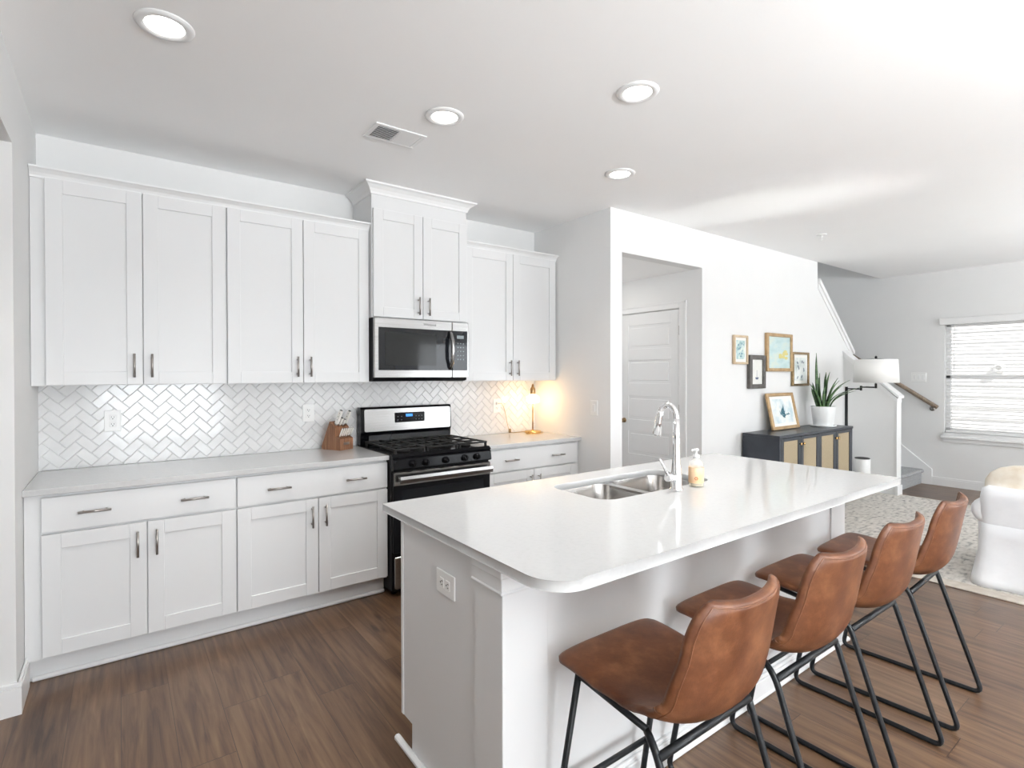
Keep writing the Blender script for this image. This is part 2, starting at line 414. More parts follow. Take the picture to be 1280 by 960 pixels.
# ------------------------------------------------------------------ stairs
k = MB().prism([(2.36, 0), (YP, 0), (YP, 1.69), (2.36, 1.15)], 'x', 7.343, 7.455)
struct('wall_knee', k, WALL)
def slope_box(g, y0, z0, y1, z1, x0, x1, t):
    g.prism([(y0, z0), (y1, z1), (y1, z1 + t), (y0, z0 + t)], 'x', x0, x1)
g = MB()
slope_box(g, 2.325, 1.15, YP, 1.70, 7.315, 7.485, .028)
slope_box(g, 2.345, 1.10, YP, 1.66, 7.328, 7.470, .05)
g.box(7.333, 7.465, 2.348, 2.36, 0, 1.13).box(7.325, 7.473, 2.335, 2.36, 0, .12)
struct('trim_1', g, TRIM)
g = MB()
g.prism([(6.640, 2.50), (7.60, 1.69), (7.60, 1.735), (6.640, 2.56)], 'y', YP - .03, YP + .145)
g.prism([(6.640, 2.44), (7.58, 1.65), (7.58, 1.70), (6.640, 2.51)], 'y', YP - .012, YP)
struct('trim_2', g, TRIM)
st = thing('staircase', 'grey carpeted stairs rising behind the low sloped wall', 'stairs', (7.98, 2.44, 0))
steps = [(2.44, .19), (2.70, .38), (2.96, .57)]
for i, (y, z) in enumerate(steps):
    y2 = steps[i + 1][0] if i < 2 else 4.045
    g = MB().prism([(y, 0), (y2, 0), (y2, z - .0), (y - .0, z), (y - .025, z - .008), (y - .03, z - .03), (y - .02, z - .045), (y, z - .05)], 'x', 7.456, XR - .02)
    g.build('step', CARPET, st)
for k in range(8):
    x = 7.456 - .26 * k; z = .76 + .19 * k
    MB().box(x - .26, x, YP + .12, 4.045, z - .22, z, .01).build('step', CARPET, st)
g = MB().prism([(2.33, 0), (3.1, 0), (3.1, .82), (2.96, .74), (2.33, .20)], 'x', XR - .02, XR - .0005)
struct('trim_3', g, TRIM)
hr = thing('handrail', 'dark wooden handrail climbing the grey wall above the stairs', 'handrail', (8.43, 2.3, 1.03))
MB().tube([(8.43, 2.26, 1.005), (8.43, 3.3, 1.735)], .026, 14).build('rail', OAK, hr)
for y in (2.33, 3.1):
    z = 1.005 + (y - 2.26) * .702
    b_ = MB().tube(rounded_path([(8.498, y, z - .07), (8.43, y, z - .07), (8.43, y, z - .02)], .02), .006, 8)
    b_.lathe([(.0, 0), (.03, 0), (.03, .006), (0, .008)], (8.492, y, z - .07), 16, 'x').build('bracket', NICKEL, hr)

# ------------------------------------------------------------------ window with blind
win = MB()
for (a, b, z0, z1) in ((WY0, WY0 + .05, WZ0, WZ1), (WY1 - .05, WY1, WZ0, WZ1), (WY0, WY1, WZ0, WZ0 + .05), (WY0, WY1, WZ1 - .05, WZ1), (WY0, WY1, 1.375, 1.425)):
    win.box(XR + .06, XR + .11, a, b, z0, z1, .004)
wf = win.build('window_1', TRIM); wf['kind'] = 'structure'
MB().box(XR + .083, XR + .087, WY0 + .05, WY1 - .05, WZ0 + .05, WZ1 - .05).build('pane', mat('window_glass', (.9, .95, .95), .02, Alpha=.06), wf)
MB().box(XR - .05, XR + .06, WY0 - .03, WY1 + .03, WZ0 - .075, WZ0 - .045, .006).box(XR - .02, XR, WY0 - .02, WY1 + .012, WZ0 - .12, WZ0 - .06, .003).box(XR - .03, XR + .06, WY0, WY1, WZ0 - .045, WZ0 + .0).build('window_sill', TRIM, wf)
bl = thing('window_blind', 'white slatted blind, partly open, in the window beside the stairs', 'blind', (XR + .02, 1.6, WZ1))
MB().box(XR - .045, XR + .01, WY0, WY1 + .045, WZ1 - .035, WZ1 + .05, .006).build('valance', TRIM, bl)
nsl = 31
for i in range(nsl):
    z = WZ1 - .06 - i * (WZ1 - WZ0 - .09) / (nsl - 1)
    Mx = Matrix.Translation((XR + .025, 0, z)) @ Matrix.Rotation(math.radians(-12), 4, 'Y')
    MB().box(-.024, .024, WY0 + .012, WY1 - .012, -.0013, .0013, M=Mx).build('slat', SLATM, bl)
MB().box(XR + .005, XR + .045, WY0 + .012, WY1 - .012, WZ0 + .003, WZ0 + .022, .003).build('bottom_rail', SLATM, bl)
for y in (WY0 + .15, WY1 - .12):
    MB().tube([(XR + .001, y, WZ1 - .04), (XR + .001, y, WZ0 + .02)], .0012, 6).build('ladder_cord', SLATM, bl)
MB().tube([(XR - .006, WY1 - .10, WZ1 - .04), (XR - .006, WY1 - .10, 1.45)], .004, 8).build('tilt_wand', PLASTW, bl)

# ------------------------------------------------------------------ outdoors
nh = thing('neighbor_house', 'white lap-sided house wall outside the window', 'house', (12.0, 2, 0))
g = MB(); z = -.3
while z < 5.0:
    g.prism([(12.0, z), (12.02, z + .19), (12.3, z + .19), (12.3, z)], 'y', -6, 9); z += .19
g.build('wall', SIDING, nh)
v = tag(MB().lathe([(.0, 0), (.075, 0), (.085, -.02), (.075, -.09), (.05, -.13), (.04, -.13), (.04, -.06), (0, -.06)], (12.0, 2.36, 1.53), 24, 'x').build('vent_hood', PLASTW), 'round white vent hood on the house wall seen through the blind', 'vent')
struct('ground', box1(XR + .2, 40, -20, 30, -.4, -.3), GROUNDM)

# ------------------------------------------------------------------ backsplash
def backsplash():
    Wt = .0508; x0, x1, z0, z1 = XL + .001, XE - .001, .916, 1.40
    yb = YB - .001
    g = MB(); g.box(x0, x1, yb - .004, yb, z0, z1)
    def clip(P):
        for ax, s_, lim in ((0, 1, x0), (0, -1, x1), (1, 1, z0), (1, -1, z1)):
            out = []
            for i in range(len(P)):
                a, b = P[i - 1], P[i]
                ia = s_ * (a[ax] - lim) >= 0; ib = s_ * (b[ax] - lim) >= 0
                if ia != ib:
                    t = (lim - a[ax]) / (b[ax] - a[ax]); out.append((a[0] + (b[0] - a[0]) * t, a[1] + (b[1] - a[1]) * t))
                if ib: out.append(b)
            P = out
            if len(P) < 3: return None
        return P
    c45 = math.sqrt(.5); g.mi = 1
    for i in range(-60, 60):
        for j in range(-60, 60):
            bx = (i + 2 * j) * Wt; by = (i - 2 * j) * Wt
            for (w_, h_, oy) in ((2, 1, 0), (1, 2, 1)):
                cx = (bx + Wt * w_ / 2); cy = by + oy * Wt + Wt * h_ / 2
                rx = (cx - cy) * c45 + 1.2; rz = (cx + cy) * c45 + 1.1
                if rx < x0 - .1 or rx > x1 + .1 or rz < z0 - .1 or rz > z1 + .1: continue
                gp = .0011; tx, tz = random.gauss(0, .0035), random.gauss(0, .0035); dd = random.uniform(-.0003, .0003)
                for lvl, (ins, d) in enumerate(((gp, .004), (gp + .0022, .0078))):
                    hw, hh = Wt * w_ / 2 - ins, Wt * h_ / 2 - ins
                    R_ = [(cx + a * hw, cy + b * hh) for a, b in ((-1, -1), (1, -1), (1, 1), (-1, 1))]
                    Q = clip([((p[0] - p[1]) * c45 + 1.2, (p[0] + p[1]) * c45 + 1.1) for p in R_])
                    if lvl == 0: Q0 = Q
                    else: Q1 = Q
                if not Q1: continue
                top = [(p[0], yb - (.0078 + dd + (p[0] - rx) * tx + (p[1] - rz) * tz), p[1]) for p in Q1]
                n = len(top)
                if Q0 and len(Q0) == n:
                    bot = [(p[0], yb - .004, p[1]) for p in Q0]
                    g.poly(top + bot, [list(range(n))] + [[k, (k + 1) % n, n + (k + 1) % n, n + k] for k in range(n)])
                else: g.poly(top, [list(range(n))])
    o = g.build('backsplash', [GROUT, TILE])
    tag(o, 'glossy white herringbone tile backsplash between counter and wall cabinets', 'backsplash')
backsplash()

# ------------------------------------------------------------------ cabinets
YF, YU = 3.274, 3.561
def shaker(g, x0, x1, z0, z1, yf, t=.02, rail=.07, b=.0015):
    g.box(x0, x0 + rail, yf, yf + t, z0, z1, b); g.box(x1 - rail, x1, yf, yf + t, z0, z1, b)
    g.box(x0 + rail, x1 - rail, yf, yf + t, z0, z0 + rail, b); g.box(x0 + rail, x1 - rail, yf, yf + t, z1 - rail, z1, b)
    g.box(x0 + rail - .005, x1 - rail + .005, yf + .009, yf + t, z0 + rail - .005, z1 - rail + .005)
    return g
def pull(parent, x, z, yf, L=.128, vert=True):
    g = MB(); y = yf - .032
    if vert:
        g.tube([(x, y, z - L / 2), (x, y, z + L / 2)], .006, 10)
        for s_ in (-.35, .35): g.tube([(x, yf, z + s_ * L), (x, y, z + s_ * L)], .0045, 8)
    else:
        g.tube([(x - L / 2, y, z), (x + L / 2, y, z)], .006, 10)
        for s_ in (-.35, .35): g.tube([(x + s_ * L, yf, z), (x + s_ * L, y, z)], .0045, 8)
    return g.build('handle', NICKEL, parent)
GAP = .0025
def base_cab(x0, x1, cx0, cx1, label, xm=None):
    """x0..x1 fronts, cx0..cx1 carcass"""
    t = thing('base_cabinet', label, 'cabinet', ((cx0 + cx1) / 2, (YF + YB) / 2, 0), 'white base cabinets along the tiled wall')
    g = MB()
    g.box(cx0, cx1, YF + .022, YB - .002, .11, .8835).box(cx0, cx1, YF + .075, YB - .002, 0, .11)
    g.build('body', CAB, t)
    d = MB().box(x0 + GAP, x1 - GAP, YF, YF + .02, .705, .868, .002).build('drawer', CAB, t)
    q = (x1 - x0) * .245
    pull(d, x0 + q, .787, YF, .128, False); pull(d, x1 - q, .787, YF, .128, False)
    xm = (x0 + x1) / 2
    for (a, b, hx) in ((x0 + GAP, xm - GAP / 2 - .001, xm - .04), (xm + GAP / 2 + .001, x1 - GAP, xm + .04)):
        d = shaker(MB(), a, b, .124, .694, YF).build('door', CAB, t)
        pull(d, hx, .592, YF)
    return t
base_cab(-.296, .5195, XL + .002, .5205, 'white base cabinet at the left wall, first of the run')
base_cab(.5215, 1.4075, .5205, 1.4075, 'white base cabinet directly left of the black range')
base_cab(2.172, 3.090, 2.170, XE - .002, 'white base cabinet right of the range under the lit lamp')
g = MB().box(XL + .02, 1.4075, YF + .055, YF + .0745, 0, .022, .006).box(2.170, XE - .017, YF + .055, YF + .0745, 0, .022, .006)
struct('trim_4', g, TRIM)

def wall_cab(x0, x1, cx0, cx1, z0, z1, yf, label, hz=None, top=None):
    t = thing('wall_cabinet', label, 'cabinet', ((cx0 + cx1) / 2, (yf + YB) / 2, z0), 'white wall cabinets above the backsplash')
    MB().box(cx0, cx1, yf + .022, YB - .012, z0, top or z1 + .03).build('body', CAB, t)
    xm = (x0 + x1) / 2
    for (a, b, hx) in ((x0 + GAP, xm - .002, xm - .04), (xm + .002, x1 - GAP, xm + .04)):
        d = shaker(MB(), a, b, z0 + .004, z1, yf).build('door', CAB, t)
        pull(d, hx, hz, yf)
    return t
wall_cab(-.2995, .5165, XL + .002, .5185, 1.3835, 2.435, YU, 'tall-doored white wall cabinet nearest the left wall', 1.49)
wall_cab(.5205, 1.3975, .5185, 1.4035, 1.3835, 2.435, YU, 'white wall cabinet just left of the microwave', 1.49)
wall_cab(1.408, 2.163, 1.4045, 2.166, 1.835, 2.585, 3.51, 'raised white cabinet above the microwave reaching the ceiling', 1.93, top=2.684)
wall_cab(2.170, 3.1075, 2.167, XE - .002, 1.3835, 2.435, YU, 'white wall cabinet in the right corner above the lit lamp', 1.49)

def crown(name, label, x0, x1, yf, z0, h, proj, left, right):
    """cove profile swept along the front, with mitred returns"""
    prof = [(0, 0), (.10, .04), (.16, .22), (.34, .48), (.66, .74), (.90, .84), (.92, 1.0), (0, 1.0)]
    pr_ = [(p * proj, q * h) for p, q in prof]
    g = MB(); n = len(pr_)
    xa0 = x0; xa1 = x1
    rows = []
    if left: rows.append([(x0 - p, YB - .012, z0 + q) for p, q in pr_])
    rows.append([((x0 - p) if left else x0, yf - p, z0 + q) for p, q in pr_])
    rows.append([((x1 + p) if right else x1, yf - p, z0 + q) for p, q in pr_])
    if right: rows.append([(x1 + p, YB - .012, z0 + q) for p, q in pr_])
    for i in range(len(rows) - 1):
        for k in range(n):
            a, b, c_, d = rows[i][k], rows[i][(k + 1) % n], rows[i + 1][(k + 1) % n], rows[i + 1][k]
            g.poly([a, b, c_, d], [[0, 1, 2, 3]])
    g.poly(rows[0], [list(range(n))]); g.poly(rows[-1], [list(range(n))])
    o = g.build(name, TRIM); tag(o, label, 'moulding', 'crown mouldings on the wall cabinets')
crown('crown_moulding', 'long white crown moulding on top of the two left wall cabinets', XL + .002, 1.4035, YU + .02, 2.432, .05, .05, False, False)
crown('crown_moulding', 'large crown moulding at the ceiling over the raised cabinet', 1.4045, 2.166, 3.531, 2.683, .0725, .068, True, True)
crown('crown_moulding', 'white crown moulding on the cabinet in the right corner', 2.168, XE - .002, YU + .02, 2.432, .05, .05, False, False)

# ------------------------------------------------------------------ worktops
def slab(outline, z0, z1, b=.003):
    g = MB(); g.prism(outline, 'z', z0, z1)
    es = [e for e in g.bm.edges if abs(e.verts[0].co.z - e.verts[1].co.z) < 1e-6]
    if b: bmesh.ops.bevel(g.bm, geom=es, offset=b, segments=2, affect='EDGES', profile=.5)
    return g
tag(slab([(XL + .001, 3.255), (1.409, 3.255), (1.409, YB - .012), (XL + .001, YB - .012)], .8840, .9135).build('countertop', QUARTZ), 'pale quartz countertop on the two left base cabinets', 'countertop')
tag(slab([(2.168, 3.255), (XE - .001, 3.255), (XE - .001, YB - .012), (2.168, YB - .012)], .8840, .9135).build('countertop', QUARTZ), 'short pale quartz countertop holding the brass lamp', 'countertop')

# ------------------------------------------------------------------ island
IX0, IX1, IY0, IY1 = .862, 3.18, .995, 2.058
isl = thing('kitchen_island', 'long white kitchen island base under the large quartz top', 'island', (2.0, 1.6, 0))
BX0, BX1, BY0, BY1 = .888, 3.14, 1.246, 1.93
SX0, SX1, SY0, SY1 = 1.62, 2.39, 1.545, 1.915
g = MB()
g.box(BX0, SX0 - .03, BY0 + .006, BY1, .115, .8832); g.box(SX1 + .03, BX1, BY0 + .006, BY1, .115, .8832)
g.box(SX0 - .03, SX1 + .03, BY0 + .006, BY1, .115, .62); g.box(SX0 - .03, SX1 + .03, BY0 + .006, 1.50, .62, .8832); g.box(SX0 - .03, SX1 + .03, 1.93 - .012, 1.93, .62, .8832)
g.box(BX0, BX1, BY0 + .006, 1.845, 0, .115)
g.build('body', CAB, isl)
for k in range(4):     # kitchen side doors
    a = BX0 + .02 + k * (BX1 - BX0 - .04) / 4; b = a + (BX1 - BX0 - .04) / 4 - .004
    d = MB(); shaker(d, a, b, .13, .86, 1.932)
    dd = d.build('door', CAB, isl)
for (a, b) in ((BX0, BX0 + .165), (BX1 - .155, BX1)):  # corner pilasters with a moulded capital
    g = MB()
    x0 = a - .006 if a < 1 else a; x1 = b if a < 1 else b + .006
    g.box(x0, x1, BY0 - .002, BY0 + .15, 0, .8832, .002)
    e = .008
    g.box(x0 - e, x1 + e * 0, BY0 - .002 - e, BY0 + .15, .815, .8832, .002)
    g.box(x0 - e * 1.7, x1, BY0 - .002 - e * 1.7, BY0 + .152, .855, .8834, .003)
    g.box(x0 - e * 1.5, x1, BY0 - .002 - e * 1.5, BY0 + .152, .808, .818, .003)
    g.build('corner_post', CAB, isl)
g = MB().box(BX0 + .165, BX1 - .155, BY0 - .012, BY0 + .006, 0, .085, .002).box(BX0 + .165, BX1 - .155, BY0 - .007, BY0 + .006, .085, .10, .003)
g.box(BX0 - .022, BX1 + .022, BY0 - .018, BY0 + .0, 0, .016, .005)
g.box(BX0 - .024, BX0, BY0 - .024, 1.96, 0, .024, .007).box(BX1, BX1 + .024, BY0 - .024, 1.86, 0, .024, .007)
g.build('base_trim', TRIM, isl)
MB().box(BX0 - .004, BX0 + .012, 1.916, 1.934, .115, .8832, .002).build('edge_strip', CAB, isl)

# top with rounded front corners and a sink cut-out
def island_top():
    r = .11; out = []
    for cx, cy, a0 in ((IX0 + r, IY0 + r, 180), (IX1 - r * .25, IY0 + r * .25, 270)):
        rr = r if a0 == 180 else r * .25
        for k in range(9):
            a = math.radians(a0 + 90 * k / 8); out.append((cx + rr * math.cos(a), cy + rr * math.sin(a)))
    out += [(IX1, IY1), (IX0, IY1)]
    hole = rrect(SX0, SX1, SY0, SY1, .075, 7)
    g = MB(); bm = g.bm
    z0, z1 = .8840, .914
    def ring(P, z): return [bm.verts.new((p[0], p[1], z)) for p in P]
    ot, ob, ht, hb = ring(out, z1), ring(out, z0), ring(hole, z1), ring(hole, z0)
    for A, B in ((ot, ob), (ht, hb)):
        n = len(A)
        for i in range(n): bm.faces.new([A[i], A[(i + 1) % n], B[(i + 1) % n], B[i]])
    for A, H in ((ot, ht), (ob, hb)):
        es = []
        for R_ in (A, H):
            for i in range(len(R_)):
                e = bm.edges.get((R_[i], R_[(i + 1) % len(R_)])); es.append(e)
        bmesh.ops.triangle_fill(bm, edges=es, use_beauty=True)
    bmesh.ops.dissolve_limit(bm, angle_limit=.001, verts=bm.verts, edges=bm.edges)
    es = [e for e in bm.edges if abs(e.verts[0].co.z - e.verts[1].co.z) < 1e-6 and len(e.link_faces) == 2 and e.calc_face_angle(0) > .5]
    bmesh.ops.bevel(bm, geom=es, offset=.003, segments=2, affect='EDGES', profile=.5)
    o = g.build('island_countertop', QUARTZ); 
    for p in o.data.polygons: p.use_smooth = abs(p.normal.z) < .2
    return tag(o, 'large white quartz island top with rounded near corner', 'countertop')
island_top()

# sink
sk = thing('kitchen_sink', 'undermount double-bowl stainless sink set in the island top', 'sink', (2.0, 1.73, .69))
def bowl(x0, x1, y0, y1):
    rows = []
    for (ins, z, r) in ((0, .8838, .075), (.002, .878, .075), (.008, .75, .07), (.018, .705, .065), (.04, .69, .05), (.10, .686, .03)):
        rows.append([Vector((p[0], p[1], z)) for p in rrect(x0 + ins, x1 - ins, y0 + ins, y1 - ins, r, 7)])
    g = MB().grid(rows, True)
    g.poly(rows[-1], [list(range(len(rows[-1])))])
    cx, cy = (x0 + x1) / 2, (y0 + y1) / 2
    o = g.build('bowl', SINKS, sk)
    MB().lathe([(0, .6875), (.042, .6875), (.045, .689), (.03, .6885), (.028, .6872), (0, .6872)], (cx, cy, 0), 20).build('drain', NICKEL, o)
bowl(SX0 - .004, 1.985, SY0 - .004, SY1 + .004); bowl(2.015, SX1 + .004, SY0 - .004, SY1 + .004)
MB().box(1.98, 2.02, SY0 + .02, SY1 - .02, .870, .8836, .002).build('divider', SINKS, sk)

# faucet
fx, fy = 2.03, 1.50
fc = thing('faucet', 'tall chrome pull-down faucet on the island beside the sink', 'faucet', (fx, fy, .914))
MB().lathe([(0, .914), (.030, .914), (.030, .922), (.024, .925), (.024, .99), (.022, 1.005), (.018, 1.06), (.0155, 1.12), (.0145, 1.24), (0, 1.24)], (fx, fy, 0), 28).build('body', CHROME, fc)
pts = [(fx, fy, 1.22)] + [(fx, fy + .046 - .046 * math.cos(a), 1.24 + .058 * math.sin(a)) for a in [PI * k / 14 for k in range(15)]][:13]
MB().tube(pts, .0135, 16).build('neck', CHROME, fc)
ex, ey, ez = pts[-1]
MB().tube([(ex, ey - .002, ez + .006), (ex, ey + .004, ez - .02), (ex, ey + .010, ez - .05), (ex, ey + .020, ez - .105), (ex, ey + .0215, ez - .112)], [.0138, .0155, .0165, .021, .018], 18).build('spray_head', CHROME, fc)
h = MB().tube([(fx - .02, fy, .975), (fx - .066, fy, .978)], .017, 18).build('lever_hub', CHROME, fc)
MB().tube([(fx - .056, fy, .985), (fx - .085, fy + .0, 1.025), (fx - .118, fy + .0, 1.068)], [.007, .0055, .0045], 12).build('lever', CHROME, fc)

# soap bottle
sx, sy = 2.18, 1.50
sb = thing('soap_dispenser', 'clear pump soap bottle with peach label beside the faucet', 'soap bottle', (sx, sy, .914))
MB().lathe([(0, .915), (.030, .915), (.034, .92), (.034, 1.015), (.030, 1.03), (.015, 1.042), (.013, 1.052), (0, 1.052)], (sx, sy, 0), 28).build('bottle', CLEARP, sb)
MB().lathe([(.0345, .932), (.0350, .933), (.0350, 1.003), (.0345, 1.004)], (sx, sy, 0), 28).build('label_band', LABELO, sb)
MB().lathe([(0, .917), (.032, .918), (.032, .998), (0, .998)], (sx, sy, 0), 24).build('liquid_soap', noise_col('pale_soap', [(.3, (.80, .68, .42)), (.7, (.84, .74, .50))], 5, .3), sb)
g = MB().lathe([(0, 1.045), (.015, 1.045), (.015, 1.062), (.005, 1.064), (.005, 1.078), (.011, 1.08), (.011, 1.09), (0, 1.091)], (sx, sy, 0), 18)
g.tube([(sx, sy, 1.084), (sx - .03, sy + .0, 1.086), (sx - .036, sy, 1.079)], [.005, .0045, .004], 8).build('pump', PLASTW, sb)
a = math.atan2(-sy, -sx)
g = MB()
for k in range(6):
    an = k * PI / 3; uu = Vector((-math.sin(a), math.cos(a), 0)); c0 = Vector((sx + .0353 * math.cos(a), sy + .0353 * math.sin(a), .955))
    p = c0 + (uu * math.cos(an) + Vector((0, 0, 1)) * math.sin(an)) * .006
    nn = Vector((math.cos(a), math.sin(a), 0))
    g.tube([p - nn * .0006, p + nn * .0004], .0028, 8)
g.build('flower_mark', LABELD, sb)

# ------------------------------------------------------------------ outlets and switches
def plate(name, label, cat, c, n, w_, h_, kind='duplex', horiz=False, gang=1):
    """c centre on wall, n outward normal"""
    n = Vector(n); up = Vector((0, 0, 1)); rt = up.cross(n).normalized()
    Mx = Matrix(((rt.x, n.x, up.x, c[0]), (rt.y, n.y, up.y, c[1]), (rt.z, n.z, up.z, c[2]), (0, 0, 0, 1)))
    if horiz: Mx = Mx @ Matrix.Rotation(PI / 2, 4, 'Y')
    t = thing(name, label, cat, c)
    MB().box(-w_ / 2, w_ / 2, 0, .006, -h_ / 2, h_ / 2, .002, M=Mx).build('cover_plate', PLASTW, t)
    for gi in range(gang):
        x = (gi - (gang - 1) / 2) * .046
        if kind == 'duplex':
            for s_ in (-.020, .020):
                r = MB().box(x - .0165, x + .0165, .006, .008, s_ - .014, s_ + .014, .0015, M=Mx).build('receptacle', PLASTW, t)
                g = MB().box(x - .0075, x - .005, .0078, .0086, s_ - .002, s_ + .007, M=Mx).box(x + .005, x + .0075, .0078, .0086, s_ - .002, s_ + .006, M=Mx)
                g.box(x - .0025, x + .0025, .0078, .0086, s_ - .010, s_ - .005, M=Mx)
                g.build('slots', SLOTM, r)
        else:
            MB().box(x - .0165, x + .0165, .006, .0075, -.033, .033, .001, M=Mx).build('rocker_frame', PLASTW, t)
            MB().box(x - .014, x + .014, .0075, .0105, -.030, .030, .002, M=Mx).build('rocker', TRIM, t)
    return t
plate('wall_outlet', 'white outlet on the backsplash nearest the left wall', 'outlet', (-.03, YB - .009, 1.172), (0, -1, 0), .080, .122)
plate('wall_outlet', 'white outlet on the backsplash left of the knife block', 'outlet', (1.074, YB - .009, 1.169), (0, -1, 0), .080, .122)
plate('wall_outlet', 'white outlet on the backsplash with the lamp cord plugged in', 'outlet', (2.689, YB - .009, 1.162), (0, -1, 0), .080, .122)
plate('wall_outlet', 'sideways white outlet on the end panel of the island', 'outlet', (BX0 - .0005, 1.578, .733), (-1, 0, 0), .080, .122, horiz=True)
plate('light_switch', 'white rocker switch plate left of the hall opening', 'switch', (XE, 3.104, 1.163), (-1, 0, 0), .080, .122, 'rocker')
plate('light_switch', 'white triple switch plate on the far wall above the handrail', 'switch', (XR, 2.479, 1.392), (-1, 0, 0), .165, .122, 'rocker', gang=3)

# ------------------------------------------------------------------ range
RX0, RX1, RYF = 1.4115, 2.1655, 3.225
rg = thing('gas_range', 'black gas range with stainless back panel and oven handle', 'stove', (1.79, 3.5, 0))
MB().box(RX0, RX1, RYF, 3.84, .03, .895, .003).build('body', BLACKM, rg)
g = MB()
for x in (RX0 + .04, RX1 - .04):
    for y in (RYF + .06, 3.78): g.lathe([(0, 0), (.02, 0), (.02, .03), (0, .03)], (x, y, 0), 12)
g.build('feet', BLACKM, rg)
MB().prism([(3.20, .897), (3.20, .905), (3.22, .92), (3.78, .92), (3.78, .897)], 'x', RX0 - .002, RX1 + .002).build('cooktop', BLACKG, rg)
g = MB().prism([(RYF, .815), (3.195, .822), (3.188, .83), (3.196, .885), (3.205, .895), (RYF, .895)], 'x', RX0, RX1)
g.build('control_panel', BLACKG, rg)
for x in (1.544, 1.637, 1.789, 1.941, 2.04):
    k_ = MB().lathe([(0, 0), (.024, 0), (.024, -.006), (.019, -.010), (.017, -.028), (.0, -.029)], (x, 3.193, .857), 20, 'y')
    k_.box(x - .003, x + .003, 3.158, 3.166, .842, .872, .001)
    k_.build('knob', BLACKG, rg)
od = MB().box(RX0 + .004, RX1 - .004, 3.20, RYF, .285, .808, .004).build('oven_door', BLACKM, rg)
MB().box(RX0 + .06, RX1 - .06, 3.198, 3.2005, .34, .69).build('door_glass', GLASSD, od)
g = MB().box(RX0 + .006, RX1 - .006, 3.192, 3.204, .72, .806, .003).build('door_band', STEEL, od)
g = MB().prism([(3.150, .742), (3.146, .765), (3.150, .785), (3.160, .787), (3.160, .740)], 'x', RX0 + .03, RX1 - .012)
for x in (RX0 + .05, 1.7, 1.88, RX1 - .05): g.box(x - .012, x + .012, 3.158, 3.195, .752, .776, .002)
g.build('oven_handle', STEEL, od)
MB().box(RX0 + .012, RX1 - .012, 3.196, RYF, .05, .262, .012, 3).build('storage_drawer', STEEL, rg)
# backguard
g = MB().prism([(3.785, .90), (3.775, 1.00), (3.765, 1.015), (3.772, 1.185), (3.785, 1.198), (3.84, 1.198), (3.84, .90)], 'x', RX0 + .002, RX1 - .002).build('backguard', BLACKG, rg)
out = rrect(RX0 + .028, RX1 - .012, 1.018, 1.182, .012, 4)
g = MB(); n = len(out)
def ybg(z): return 3.7645 + (z - 1.015) / .17 * .0075
vs = [(x, ybg(z) - .004, z) for x, z in out] + [(x, ybg(z) + .002, z) for x, z in out]
g.poly(vs, [list(range(n))] + [[i, (i + 1) % n, n + (i + 1) % n, n + i] for i in range(n)])
g.build('back_panel', STEEL, rg)
dsp = MB().box(1.675, 1.925, 3.7610, 3.767, 1.075, 1.150, .003).build('control_display', BLACKG, rg)
MB().box(1.765, 1.82, 3.7603, 3.762, 1.118, 1.138).build('clock', DISP, dsp)
g = MB()
for x in (1.70, 1.73, 1.85, 1.875, 1.90):
    for z in (1.095, 1.12): g.box(x - .004, x + .004, 3.7604, 3.762, z - .003, z + .003)
g.build('buttons', mat('panel_print', (.12, .13, .15), .5), dsp)
MB().prism([(3.755, .925), (3.765, .99), (3.776, .99), (3.776, .925)], 'x', RX0 + .06, RX1 - .02).build('vent_trim', GLASSD, rg)
# grates and burners
for (a, b) in ((RX0 + .02, 1.66), (1.665, 1.912), (1.917, RX1 - .012)):
    g = MB(); y0, y1, zt = 3.225, 3.745, .955
    for x in (a + .006, (a + b) / 2, b - .006): g.box(x - .006, x + .006, y0, y1, zt - .012, zt, .002)
    for y in (y0 + .006, y0 + .13, (y0 + y1) / 2, y1 - .13, y1 - .006): g.box(a, b, y - .006, y + .006, zt - .012, zt, .002)
    for x in (a + .01, b - .01):
        for y in (y0 + .01, y1 - .01): g.box(x - .008, x + .008, y - .008, y + .008, .92, zt - .01, .002)
    g.build('grate', IRON, rg)
for (x, y, r) in ((1.545, 3.34, .05), (1.545, 3.62, .038), (2.03, 3.34, .045), (2.03, 3.62, .04), (1.79, 3.48, .045)):
    MB().lathe([(0, .921), (r, .921), (r, .928), (r * .8, .932), (r * .8, .938), (0, .94)], (x, y, 0), 20).build('burner', IRON, rg)

# ------------------------------------------------------------------ microwave
MX0, MX1, MZ0, MZ1, MY = 1.4075, 2.160, 1.407, 1.833, 3.49
mw = thing('microwave', 'stainless over-the-range microwave with dark glass door', 'microwave', (1.78, 3.7, MZ0))
MB().box(MX0, MX1, MY + .03, YB - .012, MZ0 - .012, MZ1, .002).build('housing', BLACKM, mw)
door = MB().box(MX0, 2.015, MY, MY + .029, MZ0 + .008, MZ1, .004).build('door', STEEL, mw)
MB().box(MX0 + .028, 2.013, MY - .003, MY + .002, MZ0 + .062, MZ1 - .066, .002).build('door_glass', GLASSD, door)
MB().box(MX0 + .075, 1.88, MY - .0036, MY - .002, MZ0 + .095, MZ1 - .10).build('viewing_window', noise_col('screened_glass', [(.3, (.012, .013, .013)), (.7, (.02, .021, .021))], 300, .08, Specular_IOR_Level=.3), door)
hp = [(1.995, MY + .0, MZ0 + .075), (1.995, MY - .022, MZ0 + .09), (1.995, MY - .045, MZ0 + .15), (1.995, MY - .05, MZ0 + .215), (1.995, MY - .045, MZ0 + .28), (1.995, MY - .022, MZ0 + .335), (1.995, MY + .0, MZ0 + .35)]
MB().tube(hp, [.012, .013, .014, .0145, .014, .013, .012], 14).build('handle', STEEL, door)
